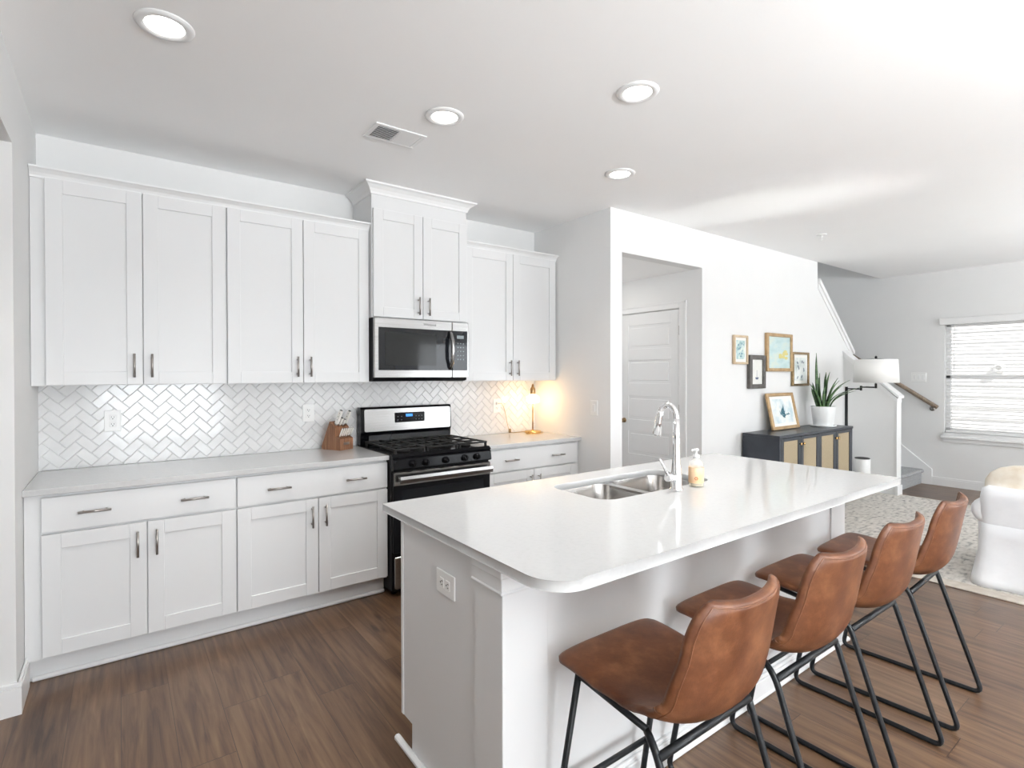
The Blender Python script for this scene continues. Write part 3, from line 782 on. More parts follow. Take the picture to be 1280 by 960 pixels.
cp = MB().box(2.017, MX1, MY, MY + .029, MZ0 + .008, MZ1, .004).build('control_panel', STEEL, mw)
MB().box(2.018, MX1 - .012, MY - .003, MY + .002, MZ0 + .062, MZ1 - .066, .002).build('keypad', GLASSD, cp)
g = MB().box(2.055, 2.115, MY - .004, MY - .002, MZ1 - .125, MZ1 - .100, .0005)
for zz in range(5):
    for xx in range(3): g.box(2.058 + xx * .024, 2.070 + xx * .024, MY - .0036, MY - .002, MZ1 - .165 - zz * .03, MZ1 - .157 - zz * .03)
g.build('keys', mat('key_print', (.22, .26, .27), .4), cp)
MB().prism([(MY + .01, MZ0 + .006), (MY + .04, MZ0 - .016), (YB - .03, MZ0 - .016), (YB - .03, MZ0 + .006)], 'x', MX0 + .002, MX1 - .012).build('vent_base', BLACKM, mw)
def text(s_, size, loc, parent, mat_, rot=(PI / 2, 0, 0), depth=.0006):
    cu = bpy.data.curves.new('lettering', 'FONT'); cu.body = s_; cu.size = size; cu.extrude = depth; cu.align_x = 'CENTER'; cu.align_y = 'CENTER'
    to = bpy.data.objects.new('lettering', cu); COL.objects.link(to)
    dg = bpy.context.evaluated_depsgraph_get(); me = bpy.data.meshes.new_from_object(to.evaluated_get(dg))
    bpy.data.objects.remove(to)
    Mx = Matrix.Translation(Vector(loc) - ROOTLOC.get(parent.name, Vector())) @ __import__('mathutils').Euler(rot).to_matrix().to_4x4()
    me.transform(Mx); me.materials.clear(); me.materials.append(mat_)
    o = bpy.data.objects.new('lettering', me); COL.objects.link(o); o.parent = parent
    return o
text('Whirlpool', .024, (1.83, MY - .0005, MZ1 - .032), door, TEXTM)

# ------------------------------------------------------------------ knife block with knives
KM = Matrix.Translation((1.224, 3.662, .9137)) @ Matrix.Rotation(math.radians(27), 4, 'Z')
kb = thing('knife_block', 'walnut knife block on the counter left of the range', 'knife block', (1.224, 3.662, .9137))
g = MB()
def kprism(g, pts, x0, x1):
    n = len(pts); vs = [KM @ Vector((x0, y, z)) for y, z in pts] + [KM @ Vector((x1, y, z)) for y, z in pts]
    g.poly(vs, [list(range(n))[::-1], list(range(n, 2 * n))] + [[i, (i + 1) % n, n + (i + 1) % n, n + i] for i in range(n)])
kprism(g, [(0, 0), (0, .078), (.045, .098), (.040, .155), (.095, .198), (.172, .02), (.165, 0)], 0, .128)
g.build('block', WALNUT, kb)
kprism(g2 := MB(), [(-.001, .035), (-.001, .053), (.001, .053), (.001, .035)], .036, .092)
g2.build('plaque', NICKEL, kb)
LEAN = math.radians(26)
def knife(x, y, z, L, r, label, group, big):
    base = KM @ Vector((x, y, z))
    ax = (KM.to_3x3() @ Vector((0, -math.sin(LEAN), math.cos(LEAN)))).normalized()
    t = thing('steak_knife' if not big else 'kitchen_knife', label, 'knife', base, group)
    fl = (KM.to_3x3() @ Vector((0, math.cos(LEAN), math.sin(LEAN))))
    sd = (KM.to_3x3() @ Vector((1, 0, 0)))
    def slabh(l0, l1, hw, ht, m_, nm, par):
        g = MB(); P = [(l0, hw * .8), (l0 + (l1 - l0) * .3, hw), (l1 - (l1 - l0) * .2, hw * .92), (l1, hw * .7)]
        vs = []
        for l, w_ in P:
            for a, b in ((-1, -1), (1, -1), (1, 1), (-1, 1)): vs.append(base + ax * l + fl * (a * w_) + sd * (b * ht))
        n = len(P); fs = [[3, 2, 1, 0], [4 * (n - 1) + i for i in range(4)]]
        for i in range(n - 1):
            for k in range(4): fs.append([i * 4 + k, i * 4 + (k + 1) % 4, (i + 1) * 4 + (k + 1) % 4, (i + 1) * 4 + k])
        g.poly(vs, fs); return g.build(nm, m_, par)
    slabh(.001, .012, r * .75, r * .5, NICKEL, 'bolster', t)
    slabh(.012, L, r, r * (.55 if big else .75), KNIFEW, 'handle', t)
    slabh(L, L + .004, r * .75, r * .5, SLOTM if big else NICKEL, 'end_cap', t)
    if big:
        g = MB()
        for q in (.3, .55, .8):
            p = base + ax * (.012 + (L - .012) * q)
            g.tube([p - sd * (r * .57), p + sd * (r * .57)], .0028, 8)
        g.build('rivets', SLOTM, t)
for i in range(6):
    knife(.014 + i * .020, .018, .087, .072, .0046, 'white-handled steak knife in the low front row of the knife block', 'steak knives in the block', False)
big = [(.022, .058, .172, .115, .013, 'large white-handled knife, leftmost and tallest in the knife block'),
       (.108, .058, .172, .105, .013, 'white-handled knife at the right end of the block top'),
       (.047, .052, .165, .062, .010, 'short white-handled knife beside the tallest knife in the block'),
       (.074, .050, .163, .052, .009, 'shortest white-handled knife in the middle of the block top')]
for (x, y, z, L, r, lab) in big: knife(x, y, z, L, r, lab, 'large knives in the block', True)

# ------------------------------------------------------------------ small brass lamp with cord
lx, ly = 2.985, 3.735
tl = thing('table_lamp', 'lit brass lamp with glass shade in the counter corner', 'lamp', (lx, ly, .9135))
MB().lathe([(0, .9135), (.072, .9135), (.074, .918), (.074, .930), (.070, .935), (.012, .937), (.010, .942), (0, .942)], (lx, ly, 0), 36).build('base', BRASS, tl)
MB().tube([(lx, ly, .94), (lx, ly, 1.30)], .0055, 12).build('stem', BRASS, tl)
MB().lathe([(0, 1.262), (.024, 1.262), (.026, 1.272), (.022, 1.285), (.024, 1.30), (.020, 1.315), (.011, 1.325), (.010, 1.34), (.006, 1.352), (0, 1.354)], (lx, ly, 0), 24).build('socket', BRONZE, tl)
MB().lathe([(.022, 1.268), (.032, 1.262), (.058, 1.245), (.066, 1.225), (.064, 1.195), (.060, 1.178), (.058, 1.178), (.062, 1.196), (.064, 1.225), (.056, 1.243), (.031, 1.259), (.022, 1.266)], (lx, ly, 0), 36).build('glass_shade', GLASS, tl)
MB().lathe([(.006, 1.262), (.012, 1.25), (.024, 1.225), (.026, 1.21), (.020, 1.192), (.006, 1.185)], (lx, ly, 0), 20).build('bulb', BULB, tl)
pl = bpy.data.lights.new('lamp_light', 'POINT'); pl.energy = 1.8; pl.color = (1, .60, .28); pl.shadow_soft_size = .03
po = bpy.data.objects.new('lamp_light', pl); COL.objects.link(po); po.location = (lx - .055, ly - .065, 1.20)
cord = [(2.689, YB - .03, 1.182), (2.72, YB - .05, 1.175), (2.76, YB - .04, 1.10), (2.79, YB - .03, 1.0), (2.80, YB - .05, .935), (2.83, YB - .06, .918), (2.90, YB - .05, .9165), (3.0, YB - .045, .9165), (3.07, YB - .07, .9165), (3.085, ly - .02, .9165), (3.04, ly - .07, .9165), (2.96, ly - .09, .9165), (2.90, ly - .07, .9165), (2.88, ly - .04, .9165), (2.905, ly - .02, .9175)]
def smooth_path(P, n=6):
    P = [Vector(p) for p in P]; out = []
    for i in range(len(P) - 1):
        p0 = P[max(i - 1, 0)]; p1 = P[i]; p2 = P[i + 1]; p3 = P[min(i + 2, len(P) - 1)]
        for k in range(n):
            t = k / n; out.append(.5 * ((2 * p1) + (p2 - p0) * t + (2 * p0 - 5 * p1 + 4 * p2 - p3) * t * t + (3 * p1 - p0 - 3 * p2 + p3) * t ** 3))
    out.append(P[-1]); return out
cd_ = MB().tube(smooth_path(cord), .0022, 8).build('cord', BRASS, tl)
MB().box(2.676, 2.702, YB - .032, YB - .018, 1.170, 1.196, .003).build('plug', PLASTW, cd_)
MB().box(2.79, 2.812, YB - .062, YB - .045, .918, .955, .004).build('inline_switch', BRONZE, cd_)

# ------------------------------------------------------------------ ceiling fixtures
def can(x, y, label, i):
    t = thing('ceiling_light', label, 'ceiling light', (x, y, CZ), 'recessed ceiling lights')
    MB().lathe([(.066, -.006), (.072, -.010), (.088, -.010), (.097, -.004), (.099, -.0005), (.066, -.0005)], (x, y, CZ), 40).build('trim_ring', TRIM, t)
    MB().lathe([(0, -.0035), (.066, -.0035), (.066, -.001), (0, -.001)], (x, y, CZ), 40).build('diffuser', LED, t)
    l = bpy.data.lights.new('can_light', 'AREA'); l.shape = 'DISK'; l.size = .12; l.energy = 3.2; l.color = (1, .98, .95); l.spread = math.radians(95)
    o = bpy.data.objects.new('can_light', l); COL.objects.link(o); o.location = (x, y, CZ - .012)
can(.147, 2.40, 'round recessed light over the left cabinets, nearest the left wall', 0)
can(1.345, 2.40, 'round recessed light beside the ceiling vent', 1)
can(1.955, 1.661, 'round recessed light above the island', 2)
can(2.656, 2.404, 'smallest-looking recessed light, nearest the wall corner by the hall', 3)
vt = thing('ceiling_vent', 'white louvred air vent in the kitchen ceiling', 'vent', (1.23, 2.755, CZ))
vx0, vx1, vy0, vy1 = 1.085, 1.378, 2.655, 2.852
g = MB()
for (a, b, c_, d) in ((vx0, vx1, vy0, vy0 + .025), (vx0, vx1, vy1 - .025, vy1), (vx0, vx0 + .025, vy0 + .025, vy1 - .025), (vx1 - .025, vx1, vy0 + .025, vy1 - .025), ((vx0 + vx1) / 2 - .004, (vx0 + vx1) / 2 + .004, vy0 + .025, vy1 - .025)):
    g.box(a, b, c_, d, CZ - .008, CZ - .0005, .002)
g.build('frame', TRIM, vt)
MB().box(vx0 + .02, vx1 - .02, vy0 + .02, vy1 - .02, CZ - .002, CZ - .0004).build('backing', SLOTM, vt)
for side, (a, b) in enumerate(((vx0 + .026, (vx0 + vx1) / 2 - .005), ((vx0 + vx1) / 2 + .005, vx1 - .026))):
    for k in range(9):
        y = vy0 + .034 + k * .0162
        Mx = Matrix.Translation((0, y, CZ - .006)) @ Matrix.Rotation(math.radians(35 if side == 0 else -12), 4, 'X')
        MB().box(a, b, -.006, .006, -.0006, .0006, M=Mx).build('louvre', TRIM, vt)
sp = thing('fire_sprinkler', 'small white sprinkler head on the living area ceiling', 'sprinkler', (5.35, 2.325, CZ))
MB().lathe([(0, -.0005), (.045, -.0005), (.045, -.006), (.03, -.010), (0, -.010)], (5.35, 2.325, CZ), 24).build('escutcheon', TRIM, sp)
g = MB().lathe([(0, -.01), (.010, -.01), (.010, -.03), (0, -.03)], (5.35, 2.325, CZ), 12)
g.tube([(5.34, 2.325, CZ - .03), (5.34, 2.325, CZ - .05), (5.35, 2.325, CZ - .058)], .003, 6).tube([(5.36, 2.325, CZ - .03), (5.36, 2.325, CZ - .05), (5.35, 2.325, CZ - .058)], .003, 6)
g.lathe([(0, -.058), (.016, -.058), (.016, -.060), (0, -.060)], (5.35, 2.325, CZ), 12).build('sprinkler_head', PLASTW, sp)

# ------------------------------------------------------------------ hall door
dx = 4.34
dr = MB()
dr.box(dx + .012, dx + .045, 3.170, 3.924, .008, 2.066)
rows_ = [(1.70, 1.945), (1.345, 1.585), (.965, 1.21), (.605, .845), (.235, .475)]
# stiles and rails standing proud of the moulded panels
px0, px1 = 3.275, 3.815
dr.box(dx + .004, dx + .013, 3.170, px0, .008, 2.066, .001); dr.box(dx + .004, dx + .013, px1, 3.924, .008, 2.066, .001)
zs = [.008] + [z for r in rows_[::-1] for z in r] + [2.066]
for i in range(0, len(zs), 2): dr.box(dx + .004, dx + .013, px0, px1, zs[i], zs[i + 1], .001)
for (z0, z1) in rows_: dr.box(dx + .007, dx + .014, px0 + .028, px1 - .028, z0 + .028, z1 - .028, .004)
door1 = dr.build('door_1', TRIM); door1['kind'] = 'structure'
MB().lathe([(0, 0), (.026, 0), (.026, -.006), (.010, -.010), (.010, -.03), (.022, -.036), (.026, -.048), (.020, -.060), (0, -.063)], (dx + .004, 3.868, .949), 24, 'x').build('door_knob', BRONZE, door1)
for z in (1.86, 1.10, .3): MB().box(dx - .006, dx + .006, 3.160, 3.178, z - .045, z + .045, .002).build('hinge', NICKEL, door1)
g = MB()
for (a, b, z0, z1) in ((3.085, 3.166, 0, 2.14), (3.928, 4.01, 0, 2.14), (3.166, 3.928, 2.072, 2.14)):
    g.box(dx - .016, dx, a, b, z0, z1, .003)
    if b - a < .2: g.box(dx - .022, dx - .010, a, a + .02, z0, z1, .003)
    else: g.box(dx - .022, dx - .010, a - .08, b + .08, z1 - .02, z1, .003)
struct('trim_5', g, TRIM)

# ------------------------------------------------------------------ console
CX0, CX1, CY0, CY1, CZT = 4.985, 6.605, 2.53, 2.905, .855
cn = thing('sideboard', 'charcoal sideboard with cane-panelled doors under the pictures', 'sideboard', (5.8, 2.7, 0))
MB().box(CX0, CX1, CY0, CY1, CZT - .028, CZT, .004).build('top', NAVY, cn)
g = MB().box(CX0 + .008, CX0 + .03, CY0 + .006, CY1, .16, CZT - .028).box(CX1 - .03, CX1 - .008, CY0 + .006, CY1, .16, CZT - .028).box(CX0 + .03, CX1 - .03, CY0 + .025, CY1, .16, .185).box(CX0 + .03, CX1 - .03, CY1 - .01, CY1, .185, CZT - .028).box((CX0 + CX1) / 2 - .01, (CX0 + CX1) / 2 + .01, CY0 + .006, CY1 - .01, .185, CZT - .028)
g.build('carcass', NAVY, cn)
for x in (CX0 + .05, CX1 - .05):
    for y in (CY0 + .05, CY1 - .05):
        MB().tube([(x, y, .16), (x, y, 0)], [.022, .014], 12).build('leg', NAVY, cn)
dw = (CX1 - CX0 - .06) / 4
for k in range(4):
    a = CX0 + .03 + k * dw + .002; b = a + dw - .004; f = .055
    g = MB().box(a, a + f, CY0 + .004, CY0 + .024, .19, CZT - .032, .002).box(b - f, b, CY0 + .004, CY0 + .024, .19, CZT - .032, .002).box(a + f, b - f, CY0 + .004, CY0 + .024, .19, .19 + f, .002).box(a + f, b - f, CY0 + .004, CY0 + .024, CZT - .032 - .03, CZT - .032, .002)
    d = g.build('door', NAVY, cn)
    MB().box(a + f, b - f, CY0 + .010, CY0 + .014, .19 + f, CZT - .062).build('cane_panel', CANE, d)
    kx = b - .028 if k % 2 == 0 else a + .028
    MB().lathe([(0, 0), (.006, 0), (.006, -.012), (.014, -.016), (.014, -.024), (0, -.026)], (kx, CY0 + .004, .752), 16, 'y').build('knob', BRASS, d)

# ------------------------------------------------------------------ pictures
def art(name, stops, scale, stretch=(1, 1, 1)):
    return noise_col(name, stops, scale, .5, stretch=stretch, detail=8)
def picture(name, label, x0, x1, z0, z1, fw, fd, fm, mw_, pm, lean=0, base=None, motif=None):
    if base is None: base = ((x0 + x1) / 2, YP, (z0 + z1) / 2)
    t = thing(name, label, 'picture', base, 'framed pictures')
    w_, h_ = (x1 - x0) / 2, (z1 - z0) / 2; cx, cz = (x0 + x1) / 2, (z0 + z1) / 2
    if lean: Mx = Matrix.Translation((cx, base[1], z0)) @ Matrix.Rotation(-lean, 4, 'X') @ Matrix.Translation((0, -fd, h_))
    else: Mx = Matrix.Translation((cx, YP - .001 - fd, cz))
    g = MB()
    for (a, b, c_, d) in ((-w_, -w_ + fw, -h_, h_), (w_ - fw, w_, -h_, h_), (-w_ + fw, w_ - fw, -h_, -h_ + fw), (-w_ + fw, w_ - fw, h_ - fw, h_)):
        g.box(a, b, 0, fd, c_, d, .004, M=Mx)
    g.build('frame', fm, t)
    MB().box(-w_ + fw, w_ - fw, fd * .5, fd * .9, -h_ + fw, h_ - fw, M=Mx).build('mat_board', MATB, t)
    iw, ih = w_ - fw - mw_, h_ - fw - mw_
    MB().box(-iw, iw, fd * .5 - .002, fd * .5, -ih, ih, M=Mx).build('print', pm, t)
    if motif: motif(Mx, fd * .5 - .003, iw, ih, t)
    return t
def blob(g, Mx, y, x, z, rx, rz, n=12, rot=0):
    c_, s_ = math.cos(rot), math.sin(rot)
    P = [Mx @ Vector((x + rx * math.cos(a) * c_ - rz * math.sin(a) * s_, y, z + rx * math.cos(a) * s_ + rz * math.sin(a) * c_)) for a in [2 * PI * k / n for k in range(n)]]
    g.poly(P, [list(range(n))])
def m_boat(Mx, y, iw, ih, t):
    g = MB(); g.poly([Mx @ Vector(p) for p in ((-iw * .3, y, -ih * .45), (iw * .35, y, -ih * .45), (iw * .22, y, -ih * .62), (-iw * .18, y, -ih * .62))], [[0, 1, 2, 3]])
    g.poly([Mx @ Vector(p) for p in ((-.002, y, -ih * .45), (.004, y, -ih * .45), (.004, y, ih * .15), (-.002, y, ih * .15))], [[0, 1, 2, 3]])
    g.build('painted_boat', mat('ink_blue', (.08, .10, .16), .6), t)
def m_stems(col, n, seedv, name):
    def f(Mx, y, iw, ih, t):
        rnd = random.Random(seedv); g = MB()
        for k in range(n):
            blob(g, Mx, y - .0002 * k, rnd.uniform(-.6, .6) * iw, rnd.uniform(-.75, .75) * ih, iw * rnd.uniform(.10, .2), ih * rnd.uniform(.05, .12), rot=rnd.uniform(0, 3))
        g.build(name, mat('paint_' + name, col, .6), t)
    return f
def m_bush(Mx, y, iw, ih, t):
    rnd = random.Random(5); g = MB()
    for k in range(9): blob(g, Mx, y - .0002 * k, iw * .38 + rnd.uniform(-.3, .3) * iw, -ih * .15 + rnd.uniform(-.25, .25) * ih, iw * .16, ih * .10)
    g.build('painted_tree', mat('paint_yellow', (.62, .56, .22), .6), t)
def m_palm(Mx, y, iw, ih, t):
    rnd = random.Random(9); g = MB()
    for k in range(22):
        a = rnd.uniform(-.5, 3.6); L = ih * rnd.uniform(.5, .95); x0_, z0_ = rnd.uniform(-.15, .35) * iw, -ih * .35
        p = Vector((x0_, 0, z0_)); q = p + Vector((math.cos(a) * L * .75, 0, math.sin(a) * L)); nrm = Vector((-math.sin(a), 0, math.cos(a)))
        q.x = max(-iw * .97, min(iw * .97, q.x)); q.z = max(-ih * .97, min(ih * .97, q.z)); mid = (p + q) / 2 + nrm * .015
        w_ = .009
        g.poly([Mx @ (v + Vector((0, y - .0002 * k, 0))) for v in (p - nrm * .003, mid - nrm * w_, q, mid + nrm * w_)], [[0, 1, 2, 3]])
    g.build('painted_fronds', mat('paint_teal', (.06, .17, .22), .6), t)
A1 = art('print_floral', [(.35, (.30, .46, .46)), (.5, (.52, .66, .66)), (.65, (.70, .76, .68))], 20)
A2 = art('print_cream', [(.35, (.72, .72, .68)), (.65, (.80, .79, .75))], 12)
A3 = art('print_landscape', [(.35, (.42, .58, .58)), (.5, (.52, .66, .66)), (.65, (.62, .68, .60))], 5, (1, 1, 2.5))
A4 = art('print_stems', [(.35, (.42, .50, .48)), (.5, (.70, .74, .72)), (.65, (.80, .82, .80))], 8)
A5 = art('print_palm', [(.35, (.50, .62, .66)), (.5, (.74, .78, .78)), (.65, (.84, .80, .72))], 8)
picture('framed_picture', 'small pale wood framed floral print, leftmost on the wall', 4.835, 5.085, 1.535, 1.822, .022, .028, PINE, .028, A1, motif=m_stems((.16, .30, .36), 12, 1, 'painted_flowers'))
picture('framed_picture', 'dark framed picture of a small boat hanging lower left', 5.100, 5.400, 1.290, 1.630, .045, .04, DARKF, .0, A2, motif=m_boat)
picture('framed_picture', 'largest hanging landscape picture in a tan wood frame', 5.440, 5.975, 1.465, 1.870, .035, .035, GOLD, .0, A3, motif=m_bush)
picture('framed_picture', 'narrow dark-gold framed botanical print, rightmost on the wall', 5.995, 6.375, 1.303, 1.682, .026, .03, BRONZE, .035, A4, motif=m_stems((.16, .2, .24), 9, 3, 'painted_leaves'))
picture('framed_picture', 'gold framed palm print leaning on the sideboard', 5.38, 5.93, CZT + .001, CZT + .385, .034, .028, GOLD, .03, A5, lean=math.radians(12), base=(5.655, 2.815, CZT), motif=m_palm)

# ------------------------------------------------------------------ snake plant
ppx, ppy = 6.30, 2.715
pt = thing('potted_snake_plant', 'snake plant in a white pot on the sideboard', 'plant', (ppx, ppy, CZT))
MB().lathe([(0, 0), (.112, 0), (.127, .006), (.132, .018), (.124, .018), (.112, .010), (0, .010)], (ppx, ppy, CZT), 36).build('saucer', CERAM, pt)
MB().lathe([(0, .011), (.092, .011), (.099, .018), (.122, .215), (.122, .224), (.115, .224), (.112, .198), (0, .198)], (ppx, ppy, CZT), 36).build('pot', CERAM, pt)
MB().lathe([(0, .2015), (.112, .2015), (.112, .199), (0, .199)], (ppx, ppy, CZT), 24).build('soil', SOIL, pt)
def leaf(bx, by, dirx, diry, L, W_, bend, tw):
    P = []; n = 12
    for i in range(n + 1):
        s_ = i / n
        out_ = bend * L * s_ * s_
        c0 = Vector((ppx + bx + dirx * (s_ * .18 * L + out_), ppy + by + diry * (s_ * .18 * L + out_), CZT + .205 + L * (s_ - .35 * bend * s_ * s_)))
        w_ = W_ * (0.55 + 1.2 * s_ - 1.0 * s_ ** 2) * (1 - s_ ** 6) * 1.4 + .0008
        a = tw + s_ * .6; sd = Vector((math.cos(a), math.sin(a), 0)); nn = Vector((-math.sin(a), math.cos(a), 0))
        P.append([c0 - sd * w_ + nn * w_ * .45, c0 - sd * w_ * .5 + nn * .003, c0 + nn * -.002, c0 + sd * w_ * .5 + nn * .003, c0 + sd * w_ + nn * w_ * .45, c0 + sd * w_ * .5 - nn * .002, c0 - nn * .007 * (1 - s_), c0 - sd * w_ * .5 - nn * .002])
    MB().grid(P, True).build('leaf', LEAFM, pt)
# away/right directions in the room: right in view is roughly (.8,-.6)
R2 = Vector((.80, -.59)); F2 = Vector((.59, .80))
LV = [(-.06, .0, -.18, 0, .62, .020, .05, .2), (-.02, .03, .0, .1, .40, .020, .1, .5), (.02, .0, .1, 0, .42, .019, .15, 1.0), (.05, -.01, .5, -.1, .38, .02, .35, .4), (.06, .02, .9, .2, .40, .018, .65, .8),
      (.07, -.02, 1.0, -.2, .36, .018, .9, .9), (.03, -.04, .6, -.3, .30, .02, .5, .3), (-.05, -.04, -.7, -.3, .34, .016, .55, .2), (-.07, .01, -.5, .2, .24, .018, .25, 1.2), (-.02, -.05, -.1, -.3, .26, .02, .2, .3),
      (.0, .05, .1, .5, .36, .018, .2, .6), (.08, .03, 1.0, .4, .30, .016, 1.0, .6), (-.04, .05, -.3, .4, .30, .018, .2, .1), (.04, .05, .4, .5, .28, .018, .4, .9), (.01, -.02, .2, -.1, .33, .018, .12, 1.4),
      (.045, .01, .7, .1, .36, .018, .45, .5), (-.03, -.02, -.35, -.2, .30, .018, .35, .9), (.03, .03, .45, .2, .44, .017, .25, .2), (.065, -.03, .9, -.35, .27, .016, .8, 1.1), (-.045, .02, -.1, .2, .34, .019, .08, .7)]
for (r_, f_, dr_, df_, L, W_, bend, tw) in LV:
    b2 = (R2 * r_ + F2 * f_) * .9; d2 = R2 * dr_ + F2 * df_
    leaf(b2.x, b2.y, d2.x, d2.y, L, W_, bend, tw - .6)

# ------------------------------------------------------------------ floor lamp, air purifier
fl = thing('floor_lamp', 'black swing-arm floor lamp with white drum shade beside the sideboard', 'lamp', (6.93, 2.73, 0))
MB().lathe([(0, 0), (.13, 0), (.13, .015), (.02, .022), (0, .022)], (6.93, 2.73, 0), 32).build('base', TUBE, fl)
MB().tube([(6.93, 2.73, .02), (6.93, 2.73, 1.285)], .016, 14).build('pole', TUBE, fl)
g = MB().tube([(6.93, 2.73, 1.262), (6.915, 2.57, 1.262)], .008, 8).tube([(6.915, 2.57, 1.245), (6.915, 2.57, 1.30)], .012, 10).tube([(6.915, 2.57, 1.285), (6.86, 2.40, 1.285)], .008, 8).tube([(6.86, 2.40, 1.275), (6.86, 2.40, 1.33)], .012, 10)
g.build('swing_arm', TUBE, fl)
g = MB().tube([(6.86, 2.40, 1.33), (6.86, 2.40, 1.62)], .004, 8).lathe([(0, 1.61), (.012, 1.612), (.014, 1.63), (0, 1.645)], (6.86, 2.40, 0), 12)
for a in (0, 2.1, 4.2): g.tube([(6.86, 2.40, 1.61), (6.86 + .2 * math.cos(a), 2.40 + .2 * math.sin(a), 1.595)], .0025, 6)
g.build('harp', TUBE, fl)
MB().lathe([(.216, 1.34), (.218, 1.34), (.206, 1.60), (.204, 1.60)], (6.86, 2.40, 0), 48).build('lamp_shade', SHADE, fl)
ap = thing('air_purifier', 'small white cylinder with dark top rim on the floor beside the sideboard', 'air purifier', (7.19, 2.655, 0))
MB().lathe([(0, 0), (.075, 0), (.082, .01), (.082, .412), (.078, .419), (0, .419)], (7.19, 2.655, 0), 36).build('body', PLASTW, ap)
MB().lathe([(.079, .419), (.080, .427), (.068, .431), (.062, .421), (0, .421)], (7.19, 2.655, 0), 36).build('rim', SLOTM, ap)

# ------------------------------------------------------------------ rug and sofa
rg_ = thing('area_rug', 'large distressed grey and beige rug in the living area', 'rug', (6.0, .6, 0))
MB().box(4.51, 7.45, -1.9, 2.545, .0, .010, .004).build('border', RUGB, rg_)
MB().box(4.64, 7.42, -1.78, 2.52, .006, .0125, .003).build('field', RUGM, rg_)
sf = thing('sofa', 'white slipcovered sofa with cream back cushions seen from behind', 'sofa', (5.2, .1, 0.0125))
def cloth_skin(x0, x1, y0, y1, prof, amp, freq, seed_, name, par, m_=LINEN, r=.06):
    """rounded box skin whose outline flares and ripples with height: prof = (z, outset, ripple)"""
    rows = []; base = rrect(x0, x1, y0, y1, r, 6)
    # densify
    D = []
    for i in range(len(base)):
        a, b = Vector(base[i]), Vector(base[(i + 1) % len(base)]); k = max(1, int((b - a).length / .04))
        for j in range(k): D.append(a + (b - a) * j / k)
    cx, cy = (x0 + x1) / 2, (y0 + y1) / 2; n = len(D); per = 0
    for (z, o_, rp) in prof:
        row = []
        for i, p in enumerate(D):
            t_ = (D[(i + 1) % n] - D[i - 1]).normalized(); nn = Vector((t_.y, -t_.x))
            if nn.dot(p - Vector((cx, cy))) < 0: nn = -nn
            w_ = rp * math.sin(i * freq + seed_ + z * 3) + rp * .5 * math.sin(i * freq * 2.3 + seed_ * 2)
            q = p + nn * (o_ + w_)
            row.append(Vector((q.x, q.y, z)))
        rows.append(row)
    g = MB().grid(rows, True); g.poly(rows[-1], [list(range(n))]); g.poly(rows[0], [list(range(n))])
    return g.build(name, m_, par)
cloth_skin(4.715, 4.93, -1.05, 1.03, [(.40, .0, 0), (.44, .0, 0), (.50, .004, .002), (.60, .008, .001), (.655, .0, 0), (.675, -.03, 0)], 0, .5, 1, 'back', sf)
cloth_skin(4.715, 5.62, -1.06, 1.03, [(.014, .058, .011), (.06, .050, .010), (.14, .034, .008), (.24, .016, .004), (.34, .006, .001), (.425, .004, 0), (.43, -.02, 0)], 0, .42, 2, 'skirt', sf)
for s_ in (1, -1):
    y = .98 if s_ > 0 else -1.0
    g = MB()
    rows = []
    for x, rr in ((4.74, .05), (4.75, .085), (4.80, .10), (5.2, .102), (5.55, .10), (5.63, .085), (5.64, .05)):
        rows.append([Vector((x, y + .01 * s_ + rr * 1.05 * math.cos(a), .50 + rr * .95 * math.sin(a))) for a in [2 * PI * k / 20 for k in range(20)]])
    g.grid(rows, True); g.poly(rows[0], [list(range(20))]); g.poly(rows[-1], [list(range(20))])
    g.box(4.76, 5.62, y - .07, y + .07, .2, .5, .02, 2)
    g.build('arm', LINEN, sf)
def cushion(x0, x1, y0, y1, z0, z1, name, par, m_):
    g = MB(); n = 12
    def f(u, v, w_):
        return Vector(((x0 + x1) / 2 + (x1 - x0) / 2 * u, (y0 + y1) / 2 + (y1 - y0) / 2 * v, (z0 + z1) / 2 + (z1 - z0) / 2 * w_))
    rows = []
    for i in range(n + 1):
        th = -PI / 2 + PI * i / n; row = []
        for k in range(32):
            ph = 2 * PI * k / 32
            sg = lambda t_, e: math.copysign(abs(t_) ** e, t_)
            row.append(f(sg(math.cos(th), .45) * sg(math.cos(ph), .55), sg(math.cos(th), .45) * sg(math.sin(ph), .35), sg(math.sin(th), .55)))
        rows.append(row)
    return g.grid(rows, True).build(name, m_, par)
for (a, b) in ((.03, 1.04), (-.98, .0)):
    cushion(4.78, 5.02, a, b, .38, .825, 'back_cushion', sf, CREAM)
    cushion(4.90, 5.62, a + .02, b - .09 if b > .5 else b - .01, .36, .52, 'seat_cushion', sf, LINEN)
for y in (.9, -.95): MB().lathe([(0, .0125), (.02, .0125), (.025, .03), (.025, .2), (0, .2)], (4.80, y, 0), 12).build('leg', TUBE, sf)

